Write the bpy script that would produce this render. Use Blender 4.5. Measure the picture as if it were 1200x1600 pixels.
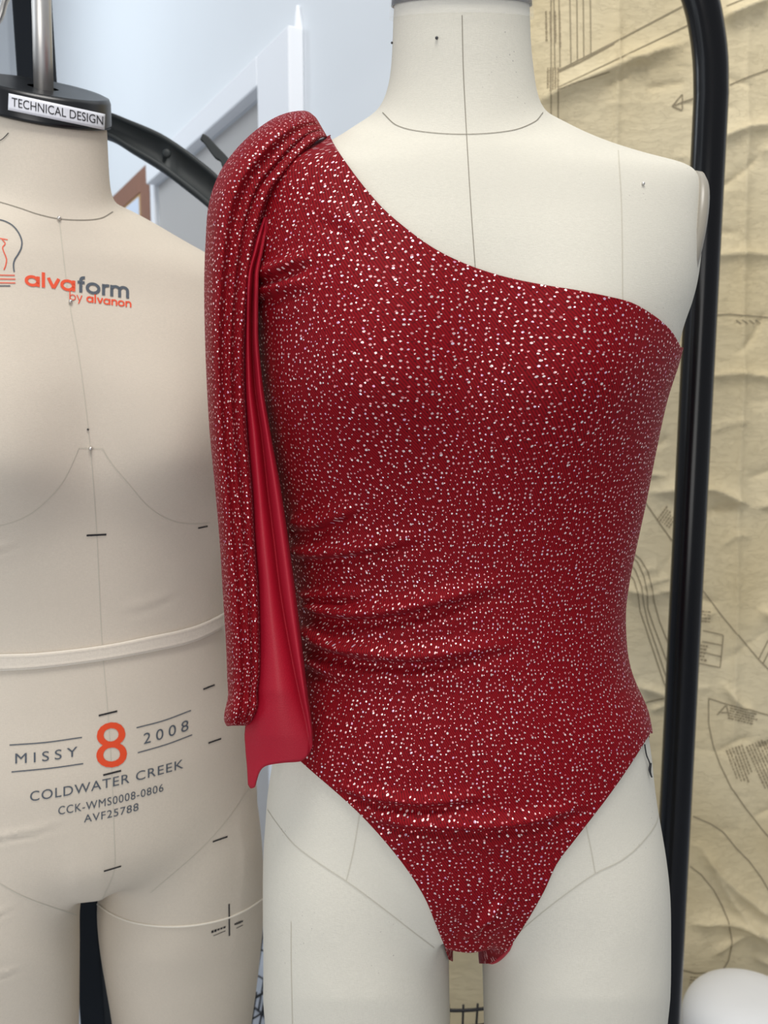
import bpy, bmesh, math, random
import numpy as np
from mathutils import Vector, Matrix
from mathutils.bvhtree import BVHTree

random.seed(7)
RNG = np.random.default_rng(11)
for _o in list(bpy.data.objects):
    bpy.data.objects.remove(_o)
SC = bpy.context.scene
COL = SC.collection

# ------------------------------------------------------------------ camera
F = 1400.0                    # focal length in pixels of the 1200 x 1600 frame
PITCH = math.radians(7.0)
CAM = np.array([0.0, 0.0, 1.24])
CP, SP = math.cos(PITCH), math.sin(PITCH)
cam_data = bpy.data.cameras.new('camera')
cam = bpy.data.objects.new('camera', cam_data)
COL.objects.link(cam)
cam.location = CAM
cam.rotation_euler = (math.pi / 2 - PITCH, 0, 0)
cam_data.sensor_fit = 'VERTICAL'
cam_data.sensor_height = 36.0
cam_data.sensor_width = 27.0
cam_data.lens = F / 1600.0 * 36.0
cam_data.clip_start = 0.02
cam_data.dof.use_dof = True
cam_data.dof.focus_distance = 0.68
cam_data.dof.aperture_fstop = 11.0
SC.camera = cam

# ------------------------------------------------------------------ light
SC.view_settings.view_transform = 'Standard'
SC.view_settings.look = 'None'
SC.view_settings.gamma = 1.0
SC.view_settings.use_curve_mapping = False
SC.view_settings.exposure = 0.0
world = bpy.data.worlds.new('world')
SC.world = world
world.use_nodes = True
bg = world.node_tree.nodes['Background']
bg.inputs[0].default_value = (0.92, 0.95, 1.0, 1)
bg.inputs[1].default_value = 0.40


def area(name, loc, target, sx, sy, power, col):
    d = bpy.data.lights.new(name, 'AREA')
    d.shape = 'RECTANGLE'
    d.size, d.size_y, d.energy, d.color = sx, sy, power, col
    o = bpy.data.objects.new(name, d)
    COL.objects.link(o)
    o.location = loc
    o.rotation_euler = (Vector(target) - Vector(loc)).to_track_quat('-Z', 'Y').to_euler()
    return o


area('ceiling_lamp_light', (0.1, -0.05, 3.8), (0.15, 0.75, 1.1), 1.3, 1.0, 60, (1.0, 0.97, 0.92))
area('front_fill_light', (-0.5, -1.9, 1.25), (0.1, 0.8, 0.9), 1.6, 1.6, 26, (1.0, 0.975, 0.94))  # added fill from behind the camera, evens the light down to the legs
area('window_light', (-2.6, 0.4, 1.9), (0.0, 1.0, 1.2), 1.6, 1.6, 12, (0.86, 0.93, 1.0))
area('wall_fill_light', (-2.4, 2.6, 2.9), (-1.2, 3.6, 2.2), 1.2, 1.2, 25, (0.86, 0.94, 1.0))  # added fill aimed at the far wall, makes its left end brighter


# ------------------------------------------------------------------ pixel <-> world
def P(px, py, Y):
    xr = (np.asarray(px, float) - 600.0) / F
    up = (800.0 - np.asarray(py, float)) / F
    dy = CP + SP * up
    dz = -SP + CP * up
    t = (Y - CAM[1]) / dy
    return np.stack([CAM[0] + xr * t, np.broadcast_to(np.asarray(Y, float), np.shape(xr * t)), CAM[2] + dz * t], -1)


def ray(px, py):
    xr = (px - 600.0) / F
    up = (800.0 - py) / F
    return Vector((xr, CP + SP * up, -SP + CP * up)).normalized()


def proj(p):
    p = np.asarray(p, float) - CAM
    fwd = p[..., 1] * CP - p[..., 2] * SP
    up = p[..., 1] * SP + p[..., 2] * CP
    return np.stack([600 + F * p[..., 0] / fwd, 800 - F * up / fwd], -1)


# ------------------------------------------------------------------ object helpers
def props(o, label=None, cat=None, group=None, kind=None):
    if label: o['label'] = label
    if cat: o['category'] = cat
    if group: o['group'] = group
    if kind: o['kind'] = kind
    return o


def thing(name, label, cat, loc=(0, 0, 0), group=None):
    o = bpy.data.objects.new(name, None)
    o.empty_display_size = 0.05
    COL.objects.link(o)
    o.location = loc
    return props(o, label, cat, group)


def mesh_obj(name, verts, faces, mat, parent=None, smooth=True, label=None):
    me = bpy.data.meshes.new(name)
    verts = np.asarray(verts, float)
    if parent is not None:
        verts = verts - np.array(parent.location)
        if parent.parent is not None:
            verts = verts - np.array(parent.parent.location)
    me.from_pydata([tuple(v) for v in verts], [], [tuple(int(i) for i in f) for f in faces])
    me.update()
    if smooth:
        me.polygons.foreach_set('use_smooth', [True] * len(me.polygons))
    for m in (mat if isinstance(mat, (list, tuple)) else [mat]):
        me.materials.append(m)
    o = bpy.data.objects.new(name, me)
    COL.objects.link(o)
    if parent is not None:
        o.parent = parent
    if label:
        o['label'] = label
    return o


def bevel(o, w, seg=3):
    m = o.modifiers.new('bevel', 'BEVEL')
    m.width = w
    m.segments = seg
    m.limit_method = 'ANGLE'
    m.angle_limit = math.radians(40)
    return o


def boxdata(lo, hi):
    (a, b, c), (d, e, f) = lo, hi
    v = [(a, b, c), (d, b, c), (d, e, c), (a, e, c), (a, b, f), (d, b, f), (d, e, f), (a, e, f)]
    fc = [(0, 3, 2, 1), (4, 5, 6, 7), (0, 1, 5, 4), (1, 2, 6, 5), (2, 3, 7, 6), (3, 0, 4, 7)]
    return np.array(v, float), fc


class MB:
    def __init__(self):
        self.v, self.f, self.n = [], [], 0

    def add(self, v, f):
        v = np.asarray(v, float)
        self.v.append(v)
        self.f += [tuple(i + self.n for i in q) for q in f]
        self.n += len(v)
        return self

    def box(self, lo, hi):
        return self.add(*boxdata(lo, hi))

    def tube(self, pts, r, seg=16, cap=True):
        return self.add(*tubedata(pts, r, seg, cap))

    def build(self, name, mat, parent=None, smooth=True, label=None):
        return mesh_obj(name, np.concatenate(self.v), self.f, mat, parent, smooth, label)


def tubedata(pts, r, seg=16, cap=True, closed=False):
    pts = np.asarray(pts, float)
    n = len(pts)
    r = np.broadcast_to(np.asarray(r, float), (n,))
    if closed:
        tang = np.roll(pts, -1, 0) - np.roll(pts, 1, 0)
    else:
        tang = np.gradient(pts, axis=0)
    tang /= np.linalg.norm(tang, axis=1, keepdims=True) + 1e-12
    ref = np.array([0, 0, 1.0]) if abs(tang[0][2]) < 0.9 else np.array([1.0, 0, 0])
    nrm = np.cross(tang[0], ref)
    nrm /= np.linalg.norm(nrm)
    vs = []
    ang = np.linspace(0, 2 * math.pi, seg, endpoint=False)
    for i in range(n):
        nrm = nrm - tang[i] * np.dot(nrm, tang[i])
        nrm /= np.linalg.norm(nrm) + 1e-12
        bn = np.cross(tang[i], nrm)
        vs.append(pts[i] + r[i] * (np.cos(ang)[:, None] * nrm + np.sin(ang)[:, None] * bn))
    v = np.concatenate(vs)
    f = []
    for i in range(n if closed else n - 1):
        j = (i + 1) % n
        for k in range(seg):
            k2 = (k + 1) % seg
            f.append((i * seg + k, i * seg + k2, j * seg + k2, j * seg + k))
    if cap and not closed:
        f.append(tuple(range(seg))[::-1])
        f.append(tuple((n - 1) * seg + k for k in range(seg)))
    return v, f


def lathe(profile, c, seg=48):
    """profile: list of (radius, z); closed with caps."""
    v, f = [], []
    for r, z in profile:
        for k in range(seg):
            a = 2 * math.pi * k / seg
            v.append((c[0] + r * math.cos(a), c[1] + r * math.sin(a), c[2] + z))
    n = len(profile)
    for i in range(n - 1):
        for k in range(seg):
            k2 = (k + 1) % seg
            f.append((i * seg + k, i * seg + k2, (i + 1) * seg + k2, (i + 1) * seg + k))
    f.append(tuple(range(seg))[::-1])
    f.append(tuple((n - 1) * seg + k for k in range(seg)))
    return np.array(v), f


def smooth_poly(pts, n=40):
    """Catmull-Rom through the control points, n samples."""
    pts = np.asarray(pts, float)
    if len(pts) == 2:
        t = np.linspace(0, 1, n)[:, None]
        return pts[0] * (1 - t) + pts[1] * t
    d = np.concatenate([[0], np.cumsum(np.linalg.norm(np.diff(pts, axis=0), axis=1))])
    m = np.zeros_like(pts)
    m[1:-1] = (pts[2:] - pts[:-2]) / (d[2:] - d[:-2])[:, None]
    m[0] = (pts[1] - pts[0]) / (d[1] - d[0])
    m[-1] = (pts[-1] - pts[-2]) / (d[-1] - d[-2])
    s = np.linspace(0, d[-1], n)
    k = np.clip(np.searchsorted(d, s, side='right') - 1, 0, len(pts) - 2)
    h = (d[k + 1] - d[k])
    t = ((s - d[k]) / h)[:, None]
    h = h[:, None]
    return ((2 * t**3 - 3 * t**2 + 1) * pts[k] + (t**3 - 2 * t**2 + t) * h * m[k]
            + (-2 * t**3 + 3 * t**2) * pts[k + 1] + (t**3 - t**2) * h * m[k + 1])


def pchip(x, y, xs):
    x, y, xs = (np.asarray(a, float) for a in (x, y, xs))
    h = np.diff(x)
    dl = np.diff(y) / h
    m = np.zeros_like(y)
    m[0], m[-1] = dl[0], dl[-1]
    for i in range(1, len(x) - 1):
        if dl[i - 1] * dl[i] > 0:
            w1, w2 = 2 * h[i] + h[i - 1], h[i] + 2 * h[i - 1]
            m[i] = (w1 + w2) / (w1 / dl[i - 1] + w2 / dl[i])
    k = np.clip(np.searchsorted(x, xs, side='right') - 1, 0, len(x) - 2)
    t = np.clip((xs - x[k]) / h[k], 0, 1)
    return ((2 * t**3 - 3 * t**2 + 1) * y[k] + (t**3 - 2 * t**2 + t) * h[k] * m[k]
            + (-2 * t**3 + 3 * t**2) * y[k + 1] + (t**3 - t**2) * h[k] * m[k + 1])


def tab(rows, col):
    return np.array([r[0] for r in rows], float), np.array([r[col] for r in rows], float)


# ------------------------------------------------------------------ materials
def srgb(r, g, b):
    def c(v):
        v /= 255.0
        return v / 12.92 if v <= 0.04045 else ((v + 0.055) / 1.055) ** 2.4
    return (c(r), c(g), c(b), 1.0)


class NT:
    def __init__(self, name):
        self.m = bpy.data.materials.new(name)
        self.m.use_nodes = True
        self.t = self.m.node_tree
        self.b = self.t.nodes['Principled BSDF']

    def n(self, typ, **kw):
        nd = self.t.nodes.new('ShaderNode' + typ)
        for k, v in kw.items():
            if k.startswith('i_'):
                key = k[2:]
                nd.inputs[int(key) if key.isdigit() else key].default_value = v
            else:
                setattr(nd, k, v)
        return nd

    def l(self, a, b):
        self.t.links.new(a, b)

    def math(self, op, a, b=None, c=None):
        nd = self.t.nodes.new('ShaderNodeMath')
        nd.operation = op
        for i, v in enumerate((a, b, c)):
            if v is None:
                continue
            if isinstance(v, (int, float)):
                nd.inputs[i].default_value = v
            else:
                self.l(v, nd.inputs[i])
        return nd.outputs[0]

    def mix(self, fac, a, b):
        nd = self.t.nodes.new('ShaderNodeMix')
        nd.data_type = 'RGBA'
        for i, v in ((0, fac), (6, a), (7, b)):
            if isinstance(v, (int, float, tuple)):
                nd.inputs[i].default_value = v
            else:
                self.l(v, nd.inputs[i])
        return nd.outputs[2]

    def ramp(self, val, a, b):
        nd = self.n('MapRange')
        nd.inputs[1].default_value = a
        nd.inputs[2].default_value = b
        nd.clamp = True
        self.l(val, nd.inputs[0])
        return nd.outputs[0]


def plain(name, col, rough=0.6, metal=0.0, noise=0.0, nscale=30, bump=0.0, spec=0.5):
    t = NT(name)
    t.b.inputs['Roughness'].default_value = rough
    t.b.inputs['Metallic'].default_value = metal
    t.b.inputs['Specular IOR Level'].default_value = spec
    tc = t.n('TexCoord')
    nz = t.n('TexNoise', i_Scale=nscale, i_Detail=4.0)
    t.l(tc.outputs['Object'], nz.inputs['Vector'])
    k = 1 - noise
    dark = (col[0] * k, col[1] * k, col[2] * k, 1)
    t.l(t.mix(nz.outputs['Fac'], dark, col), t.b.inputs['Base Color'])
    if bump:
        bp = t.n('Bump', i_Strength=bump, i_Distance=0.002)
        t.l(nz.outputs['Fac'], bp.inputs['Height'])
        t.l(bp.outputs['Normal'], t.b.inputs['Normal'])
    return t.m


def canvas(name, col, speck, stretch=(1, 1, 6)):
    """Woven cotton cover: fine thread bump, faint tone changes and little grey specks."""
    t = NT(name)
    t.b.inputs['Roughness'].default_value = 0.85
    t.b.inputs['Specular IOR Level'].default_value = 0.2
    tc = t.n('TexCoord')
    mp = t.n('Mapping')
    mp.inputs['Scale'].default_value = stretch
    t.l(tc.outputs['Object'], mp.inputs[0])
    th = t.n('TexNoise', i_Scale=330.0, i_Detail=2.0)
    t.l(mp.outputs[0], th.inputs['Vector'])
    mp2 = t.n('Mapping')
    mp2.inputs['Scale'].default_value = (6, 6, 1)
    t.l(tc.outputs['Object'], mp2.inputs[0])
    th2 = t.n('TexNoise', i_Scale=300.0, i_Detail=2.0)
    t.l(mp2.outputs[0], th2.inputs['Vector'])
    weave = t.math('ADD', t.math('MULTIPLY', th.outputs['Fac'], 0.6), t.math('MULTIPLY', th2.outputs['Fac'], 0.4))
    big = t.n('TexNoise', i_Scale=14.0, i_Detail=3.0)
    t.l(tc.outputs['Object'], big.inputs['Vector'])
    c1 = t.mix(t.ramp(big.outputs['Fac'], 0.35, 0.65), tuple(c * 0.95 for c in col[:3]) + (1,), col)
    c2 = t.mix(t.ramp(weave, 0.36, 0.64), tuple(c * 0.9 for c in col[:3]) + (1,), c1)
    # soiling: specks gathered in patches
    v = t.n('TexVoronoi', i_Scale=190.0)
    t.l(tc.outputs['Object'], v.inputs['Vector'])
    pt = t.n('TexNoise', i_Scale=17.0, i_Detail=2.0)
    t.l(tc.outputs['Object'], pt.inputs['Vector'])
    sp = t.math('MULTIPLY', t.math('LESS_THAN', v.outputs['Distance'], 0.11), t.ramp(pt.outputs['Fac'], 0.58, 0.72))
    c3 = t.mix(t.math('MULTIPLY', sp, speck), c2, (0.22, 0.21, 0.2, 1))
    t.l(c3, t.b.inputs['Base Color'])
    bp = t.n('Bump', i_Strength=0.35, i_Distance=0.0006)
    t.l(weave, bp.inputs['Height'])
    t.l(bp.outputs['Normal'], t.b.inputs['Normal'])
    return t.m


def glitter(name):
    """Stretch red knit strewn with small foil dots; 'fab' holds the cloth's own u,v in metres."""
    t = NT(name)
    at = t.n('Attribute', attribute_name='fab')
    wn = t.n('TexNoise', i_Scale=38.0, i_Detail=1.0)
    t.l(at.outputs['Vector'], wn.inputs['Vector'])
    off = t.n('VectorMath', operation='MULTIPLY_ADD')
    t.l(wn.outputs['Color'], off.inputs[0])
    off.inputs[1].default_value = (0.005, 0.003, 0)
    t.l(at.outputs['Vector'], off.inputs[2])
    sc = t.n('VectorMath', operation='MULTIPLY')
    t.l(off.outputs[0], sc.inputs[0])
    sc.inputs[1].default_value = (1 / 0.0039, 1 / 0.0040, 0)
    v = t.n('TexVoronoi', voronoi_dimensions='2D', i_Scale=1.0, i_Randomness=0.8)
    t.l(sc.outputs[0], v.inputs['Vector'])
    sep = t.n('SeparateColor')
    t.l(v.outputs['Color'], sep.inputs[0])
    r1, r2, r3 = sep.outputs
    # slightly ragged flakes
    jn = t.n('TexNoise', i_Scale=1300.0, i_Detail=0.0)
    t.l(at.outputs['Vector'], jn.inputs['Vector'])
    d = t.math('ADD', v.outputs['Distance'], t.math('MULTIPLY', t.math('SUBTRACT', jn.outputs['Fac'], 0.5), 0.14))
    rad = t.math('ADD', 0.085, t.math('MULTIPLY', r1, 0.13))
    dot = t.math('LESS_THAN', d, rad)
    # second sowing: dark reflections of the glitter, painted into the base colour
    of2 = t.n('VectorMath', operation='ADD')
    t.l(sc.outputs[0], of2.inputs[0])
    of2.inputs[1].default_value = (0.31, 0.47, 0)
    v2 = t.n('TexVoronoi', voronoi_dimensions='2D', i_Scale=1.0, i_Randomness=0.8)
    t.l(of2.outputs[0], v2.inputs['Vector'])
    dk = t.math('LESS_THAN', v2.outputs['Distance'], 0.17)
    # twill ribs
    rot = t.n('VectorMath', operation='DOT_PRODUCT')
    t.l(at.outputs['Vector'], rot.inputs[0])
    rot.inputs[1].default_value = (0.85 * 2 * math.pi / 0.0016, 0.52 * 2 * math.pi / 0.0016, 0)
    rib = t.math('SINE', rot.outputs['Value'])
    ribf = t.ramp(rib, -1.0, 1.0)
    base = t.mix(ribf, srgb(102, 3, 14), srgb(140, 6, 20))
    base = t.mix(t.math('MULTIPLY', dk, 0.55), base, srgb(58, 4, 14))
    foil = t.mix(t.math('POWER', r2, 0.8), srgb(214, 120, 128), srgb(255, 242, 240))
    foil = t.mix(t.math('MULTIPLY', t.math('GREATER_THAN', r3, 0.9), 0.35), foil, srgb(205, 190, 255))
    t.l(t.mix(dot, base, foil), t.b.inputs['Base Color'])
    t.l(t.math('MULTIPLY', dot, 0.6), t.b.inputs['Metallic'])
    t.l(t.math('SUBTRACT', 0.62, t.math('MULTIPLY', dot, 0.2)), t.b.inputs['Roughness'])
    t.b.inputs['Specular IOR Level'].default_value = 0.12
    t.b.inputs['Sheen Weight'].default_value = 0.06
    t.b.inputs['Sheen Roughness'].default_value = 0.4
    t.b.inputs['Sheen Tint'].default_value = (1.0, 0.25, 0.35, 1)
    # every flake tilts its own way
    geo = t.n('NewGeometry')
    tilt = t.n('VectorMath', operation='SUBTRACT')
    t.l(v.outputs['Color'], tilt.inputs[0])
    tilt.inputs[1].default_value = (0.5, 0.5, 0.5)
    sca = t.n('VectorMath', operation='SCALE')
    t.l(tilt.outputs[0], sca.inputs[0])
    t.l(t.math('MULTIPLY', dot, 0.38), sca.inputs['Scale'])
    bp = t.n('Bump', i_Strength=0.25, i_Distance=0.0003)
    t.l(rib, bp.inputs['Height'])
    addn = t.n('VectorMath', operation='ADD')
    t.l(bp.outputs['Normal'], addn.inputs[0])
    t.l(sca.outputs[0], addn.inputs[1])
    nn = t.n('VectorMath', operation='NORMALIZE')
    t.l(addn.outputs[0], nn.inputs[0])
    t.l(nn.outputs[0], t.b.inputs['Normal'])
    return t.m


def paper_mat():
    t = NT('tissue_paper')
    t.b.inputs['Roughness'].default_value = 0.75
    t.b.inputs['Specular IOR Level'].default_value = 0.25
    tc = t.n('TexCoord')
    mp = t.n('Mapping')
    mp.inputs['Scale'].default_value = (1, 1, 2.4)
    mp.inputs['Rotation'].default_value = (0, 0.25, 0)
    t.l(tc.outputs['Object'], mp.inputs[0])
    a = t.n('TexNoise', i_Scale=26.0, i_Detail=6.0, i_Roughness=0.6)
    a.inputs['Distortion'].default_value = 0.2
    t.l(mp.outputs[0], a.inputs['Vector'])
    v = t.n('TexVoronoi', feature='DISTANCE_TO_EDGE', i_Scale=13.0)
    wv = t.n('VectorMath', operation='MULTIPLY_ADD')
    t.l(a.outputs['Color'], wv.inputs[0])
    wv.inputs[1].default_value = (0.25, 0.25, 0.25)
    t.l(mp.outputs[0], wv.inputs[2])
    t.l(wv.outputs[0], v.inputs['Vector'])
    crs = t.ramp(v.outputs['Distance'], 0.0, 0.06)
    big = t.n('TexNoise', i_Scale=3.5, i_Detail=2.0)
    t.l(tc.outputs['Object'], big.inputs['Vector'])
    c = t.mix(t.ramp(big.outputs['Fac'], 0.3, 0.7), srgb(202, 186, 148), srgb(226, 213, 180))
    t.l(c, t.b.inputs['Base Color'])
    h = t.math('ADD', t.math('MULTIPLY', a.outputs['Fac'], 1.0), t.math('MULTIPLY', crs, 0.16))
    bp = t.n('Bump', i_Strength=0.55, i_Distance=0.0045)
    t.l(h, bp.inputs['Height'])
    t.l(bp.outputs['Normal'], t.b.inputs['Normal'])
    return t.m


M = {}
M['cloth_main'] = canvas('cream_cotton', srgb(220, 216, 203), 0.55, (1, 1, 7))
M['cloth_left'] = canvas('natural_linen', srgb(216, 206, 191), 0.0, (1, 1, 7))
M['tape'] = canvas('twill_tape', srgb(226, 217, 203), 0.0, (1, 1, 2))
M['welt'] = plain('pale_welt', srgb(232, 225, 212), 0.8)
M['seam_dark'] = plain('dark_seam_thread', srgb(134, 128, 116), 0.9)
M['seam_soft'] = plain('soft_seam_thread', srgb(196, 191, 177), 0.9)
M['ink_black'] = plain('black_ink', srgb(28, 28, 32), 0.7)
M['ink_grey'] = plain('slate_ink', srgb(78, 86, 96), 0.7)
M['ink_orange'] = plain('orange_ink', srgb(226, 74, 30), 0.6)
M['glitter'] = glitter('red_glitter_knit')
M['lining'] = plain('red_satin_lining', srgb(170, 17, 42), 0.5, noise=0.12, nscale=900, bump=0.15, spec=0.35)
M['binding'] = plain('red_edge_binding', srgb(158, 14, 34), 0.55, noise=0.15, nscale=500)
M['black_gloss'] = plain('black_enamel', (0.003, 0.0033, 0.0045, 1), 0.2, spec=0.3)
M['black_plastic'] = plain('black_plastic', (0.005, 0.006, 0.008, 1), 0.32, noise=0.2, nscale=200)
M['grey_plastic'] = plain('charcoal_plastic', (0.030, 0.037, 0.039, 1), 0.6, noise=0.2, nscale=90)
M['slate_metal'] = plain('slate_painted_steel', (0.018, 0.022, 0.028, 1), 0.7, spec=0.15)
M['chrome'] = plain('brushed_steel', (0.72, 0.70, 0.67, 1), 0.36, metal=0.9, noise=0.15, nscale=60)
M['dark_metal'] = plain('dark_collar_metal', (0.08, 0.08, 0.085, 1), 0.35, metal=0.7)
M['label'] = plain('white_label_tape', srgb(226, 228, 236), 0.4)
M['wall'] = plain('white_wall_paint', srgb(228, 233, 238), 0.8, noise=0.03, nscale=3)
M['trim'] = plain('white_trim_paint', srgb(240, 243, 248), 0.55)
M['door'] = plain('grey_door_paint', srgb(186, 184, 182), 0.6, noise=0.04, nscale=4)
M['ceiling'] = plain('ceiling_paint', srgb(235, 235, 235), 0.9)
M['floor'] = plain('blue_grey_floor', srgb(172, 178, 188), 0.6, noise=0.2, nscale=6)
M['paper'] = paper_mat()
M['print'] = plain('pattern_ink', srgb(146, 134, 110), 0.9)
M['print_soft'] = plain('faded_pattern_ink', srgb(150, 136, 110), 0.9)
M['plate'] = plain('grey_arm_plate', srgb(152, 146, 134), 0.35, noise=0.1, nscale=40)
M['white_foam'] = plain('white_padded_cover', srgb(236, 237, 238), 0.75, noise=0.05, nscale=25, bump=0.1)
M['wood'] = plain('brown_wood', srgb(150, 104, 82), 0.5, noise=0.25, nscale=20)
M['cork'] = plain('tan_cork', srgb(198, 160, 112), 0.8, noise=0.15, nscale=80)
M['sheet'] = plain('pale_blue_sheet', srgb(214, 226, 244), 0.7)
M['wire'] = plain('black_wire', (0.01, 0.01, 0.012, 1), 0.4)
_t = NT('clear_film')
_t.b.inputs['Base Color'].default_value = (1, 1, 1, 1)
_t.b.inputs['Roughness'].default_value = 0.08
_t.b.inputs['Alpha'].default_value = 0.07
M['film'] = _t.m

# ------------------------------------------------------------------ the room
YB = 1.52                                     # the wall the pattern paper hangs on
WD = np.array([-0.472, 0.8816])               # the long wall runs this way, from its near end to its far end
W0 = np.array([P(468, 300, 2.0)[0], 2.0])     # where the door casing's near edge stands
WN = np.array([-0.8816, -0.472])              # out of the long wall, into the room


def wl(s, off, z):
    q = W0 + WD * s + WN * off
    return np.array([q[0], q[1], z])


def wall_px(px, py, off=0.0):
    """(s, z) where the sight line of a pixel meets the long wall pushed out by off."""
    d = ray(px, py)
    o = W0 + WN * off
    # CAM.xy + t*d = o + s*WD
    A = np.array([[d.x, -WD[0]], [d.y, -WD[1]]])
    t, s = np.linalg.solve(A, o - CAM[:2])
    return s, CAM[2] + t * d.z


def wallbox(mb, s0, s1, o0, o1, z0, z1):
    v = [wl(s0, o0, z0), wl(s1, o0, z0), wl(s1, o1, z0), wl(s0, o1, z0),
         wl(s0, o0, z1), wl(s1, o0, z1), wl(s1, o1, z1), wl(s0, o1, z1)]
    _, f = boxdata((0, 0, 0), (1, 1, 1))
    return mb.add(v, f)


H = 4.1
S_FAR = 5.0
mb = MB(); mb.box((-5, -3, -0.1), (3, 8, 0)); props(mb.build('floor', M['floor'], smooth=False), kind='structure')
mb = MB(); mb.box((-5, 0.9, H), (3, 8, H + 0.1)); props(mb.build('ceiling', M['ceiling'], smooth=False), kind='structure')
corner_s = -(W0[1] - YB) / WD[1]
corner = W0 + WD * corner_s
mb = MB(); mb.box((corner[0], YB, 0), (2.6, YB + 0.12, H)); props(mb.build('wall_back', M['wall'], smooth=False), kind='structure')
ds0, _ = wall_px(425, 200)
ds1, _ = wall_px(249, 330, -0.006)
_, dz = wall_px(425, 138)
mb = MB()
wallbox(mb, corner_s, ds0, -0.12, 0, 0, H)
wallbox(mb, ds1, S_FAR, -0.12, 0, 0, H)
wallbox(mb, ds0, ds1, -0.12, 0, dz, H)
props(mb.build('wall_left', M['wall'], smooth=False), kind='structure')
far = wl(S_FAR, 0, 0)
mb = MB(); mb.box((far[0] - 3.5, far[1], 0), (far[0] + 0.3, far[1] + 0.12, H)); props(mb.build('wall_far', M['wall'], smooth=False), kind='structure')
# door leaf and its casing
door = bpy.data.objects.new('door_1', None); COL.objects.link(door); door.location = wl((ds0 + ds1) / 2, -0.06, 0)
props(door, 'grey door in white casing on the far wall', 'door', kind='structure')
mb = MB(); wallbox(mb, ds0, ds1, -0.05, -0.006, 0, dz); mb.build('door_leaf', M['door'], door, smooth=False)
cs0, _ = wall_px(452, 200, 0.035)
_, cz = wall_px(450, 38, 0.035)
cs1, _ = wall_px(235, 330, 0.012)
mb = MB()
wallbox(mb, cs0, ds0, 0.0, 0.035, 0, cz)
wallbox(mb, ds0, ds1, 0.0, 0.035, dz, cz)
wallbox(mb, ds1, cs1, 0.0, 0.012, 0, cz)
bevel(mb.build('door_frame', M['trim'], door, smooth=False), 0.004, 2)
# ragged bit of paint standing above the casing's corner
s_a, z_a = wall_px(463, 42, 0.01)
s_b, z_b = wall_px(465, 5, 0.01)
tp = [wl(s_a, 0.004, z_a - 0.01), wl(s_a, 0.006, (z_a + z_b) / 2), wl(s_a + 0.004, 0.004, z_b)]
mb = MB(); mb.tube(smooth_poly(tp, 12), np.linspace(0.011, 0.004, 12), 8)
props(mb.build('trim_1', M['trim']), kind='structure')

# framed board further along the wall
b0, bz = wall_px(232, 253, 0.009)
b1, _ = wall_px(168, 330, 0.009)
bi, _ = wall_px(219, 300, 0.009)
fw = bi - b0
board = thing('notice_board', 'wooden framed tan notice board on white wall left of the grey door', 'notice board', wl((b0 + b1) / 2, 0.0, bz - 0.9))
mb = MB()
wallbox(mb, b0, b0 + fw, 0.001, 0.009, bz - 0.9, bz)
wallbox(mb, b1, b1 + fw, 0.001, 0.009, bz - 0.9, bz)
wallbox(mb, b0 + fw, b1, 0.001, 0.009, bz - 0.07, bz)
wallbox(mb, b0 + fw, b1, 0.001, 0.009, bz - 0.9, bz - 0.9 + fw)
mb.build('board_frame', M['wood'], board, smooth=False)
mb = MB(); wallbox(mb, b0 + fw, b1, 0.001, 0.005, bz - 0.9, bz - 0.07); mb.build('cork_panel', M['cork'], board, smooth=False)
pz = wall_px(205, 316, 0.009)[1]
mb = MB(); wallbox(mb, b0 + fw * 1.3, b1 - 0.05, 0.0052, 0.0062, bz - 0.85, pz); props(mb.build('paper_sheet', M['sheet'], smooth=False), 'pale blue paper sheet pinned low on the tan notice board', 'paper')


# ------------------------------------------------------------------ pattern paper on the back wall
YP = 1.505


def creases():
    ls = []
    def L(pts, amp, w):
        ls.append((smooth_poly([P(a, b, YP)[[0, 2]] for a, b in pts], 24), amp, w))
    L([(965, -60), (962, 200), (955, 420)], 0.004, 0.006)
    L([(1168, -60), (1160, 400), (1150, 900), (1140, 1300)], 0.004, 0.008)
    L([(1085, 100), (1078, 500), (1060, 1200)], 0.003, 0.006)
    L([(820, 170), (960, 110), (1085, 62)], 0.010, 0.016)
    L([(1120, 35), (1200, 5)], 0.012, 0.014)
    L([(1110, 225), (1160, 205), (1220, 195)], 0.007, 0.010)
    L([(1000, 770), (1110, 765), (1180, 792), (1260, 770)], 0.009, 0.010)
    L([(1100, 800), (1160, 790), (1230, 800)], -0.006, 0.008)
    L([(1090, 590), (1160, 585), (1240, 600)], 0.006, 0.008)
    L([(1085, 405), (1150, 398), (1230, 400)], 0.005, 0.008)
    L([(960, 915), (1010, 925), (1060, 918)], 0.007, 0.012)
    L([(990, 1068), (1040, 1086), (1080, 1100)], 0.006, 0.008)
    L([(1085, 1310), (1130, 1370), (1220, 1445)], 0.009, 0.010)
    L([(1100, 1340), (1160, 1430), (1230, 1500)], 0.006, 0.010)
    L([(1070, 1440), (1140, 1440), (1230, 1470)], 0.008, 0.010)
    L([(1180, 950), (1210, 960), (1260, 965)], 0.007, 0.009)
    L([(1125, 1065), (1150, 1095), (1180, 1115)], 0.006, 0.006)
    for i in range(150):
        cx, cy = RNG.uniform(780, 1300), RNG.uniform(-100, 1650)
        ln = RNG.uniform(25, 110)
        an = RNG.normal(-0.28, 0.35)
        dx, dy = math.cos(an) * ln / 2, math.sin(an) * ln / 2
        L([(cx - dx, cy - dy), (cx, cy + RNG.normal(0, 5)), (cx + dx, cy + dy)], RNG.uniform(-0.0035, 0.0045), RNG.uniform(0.004, 0.009))
    return ls


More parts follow.
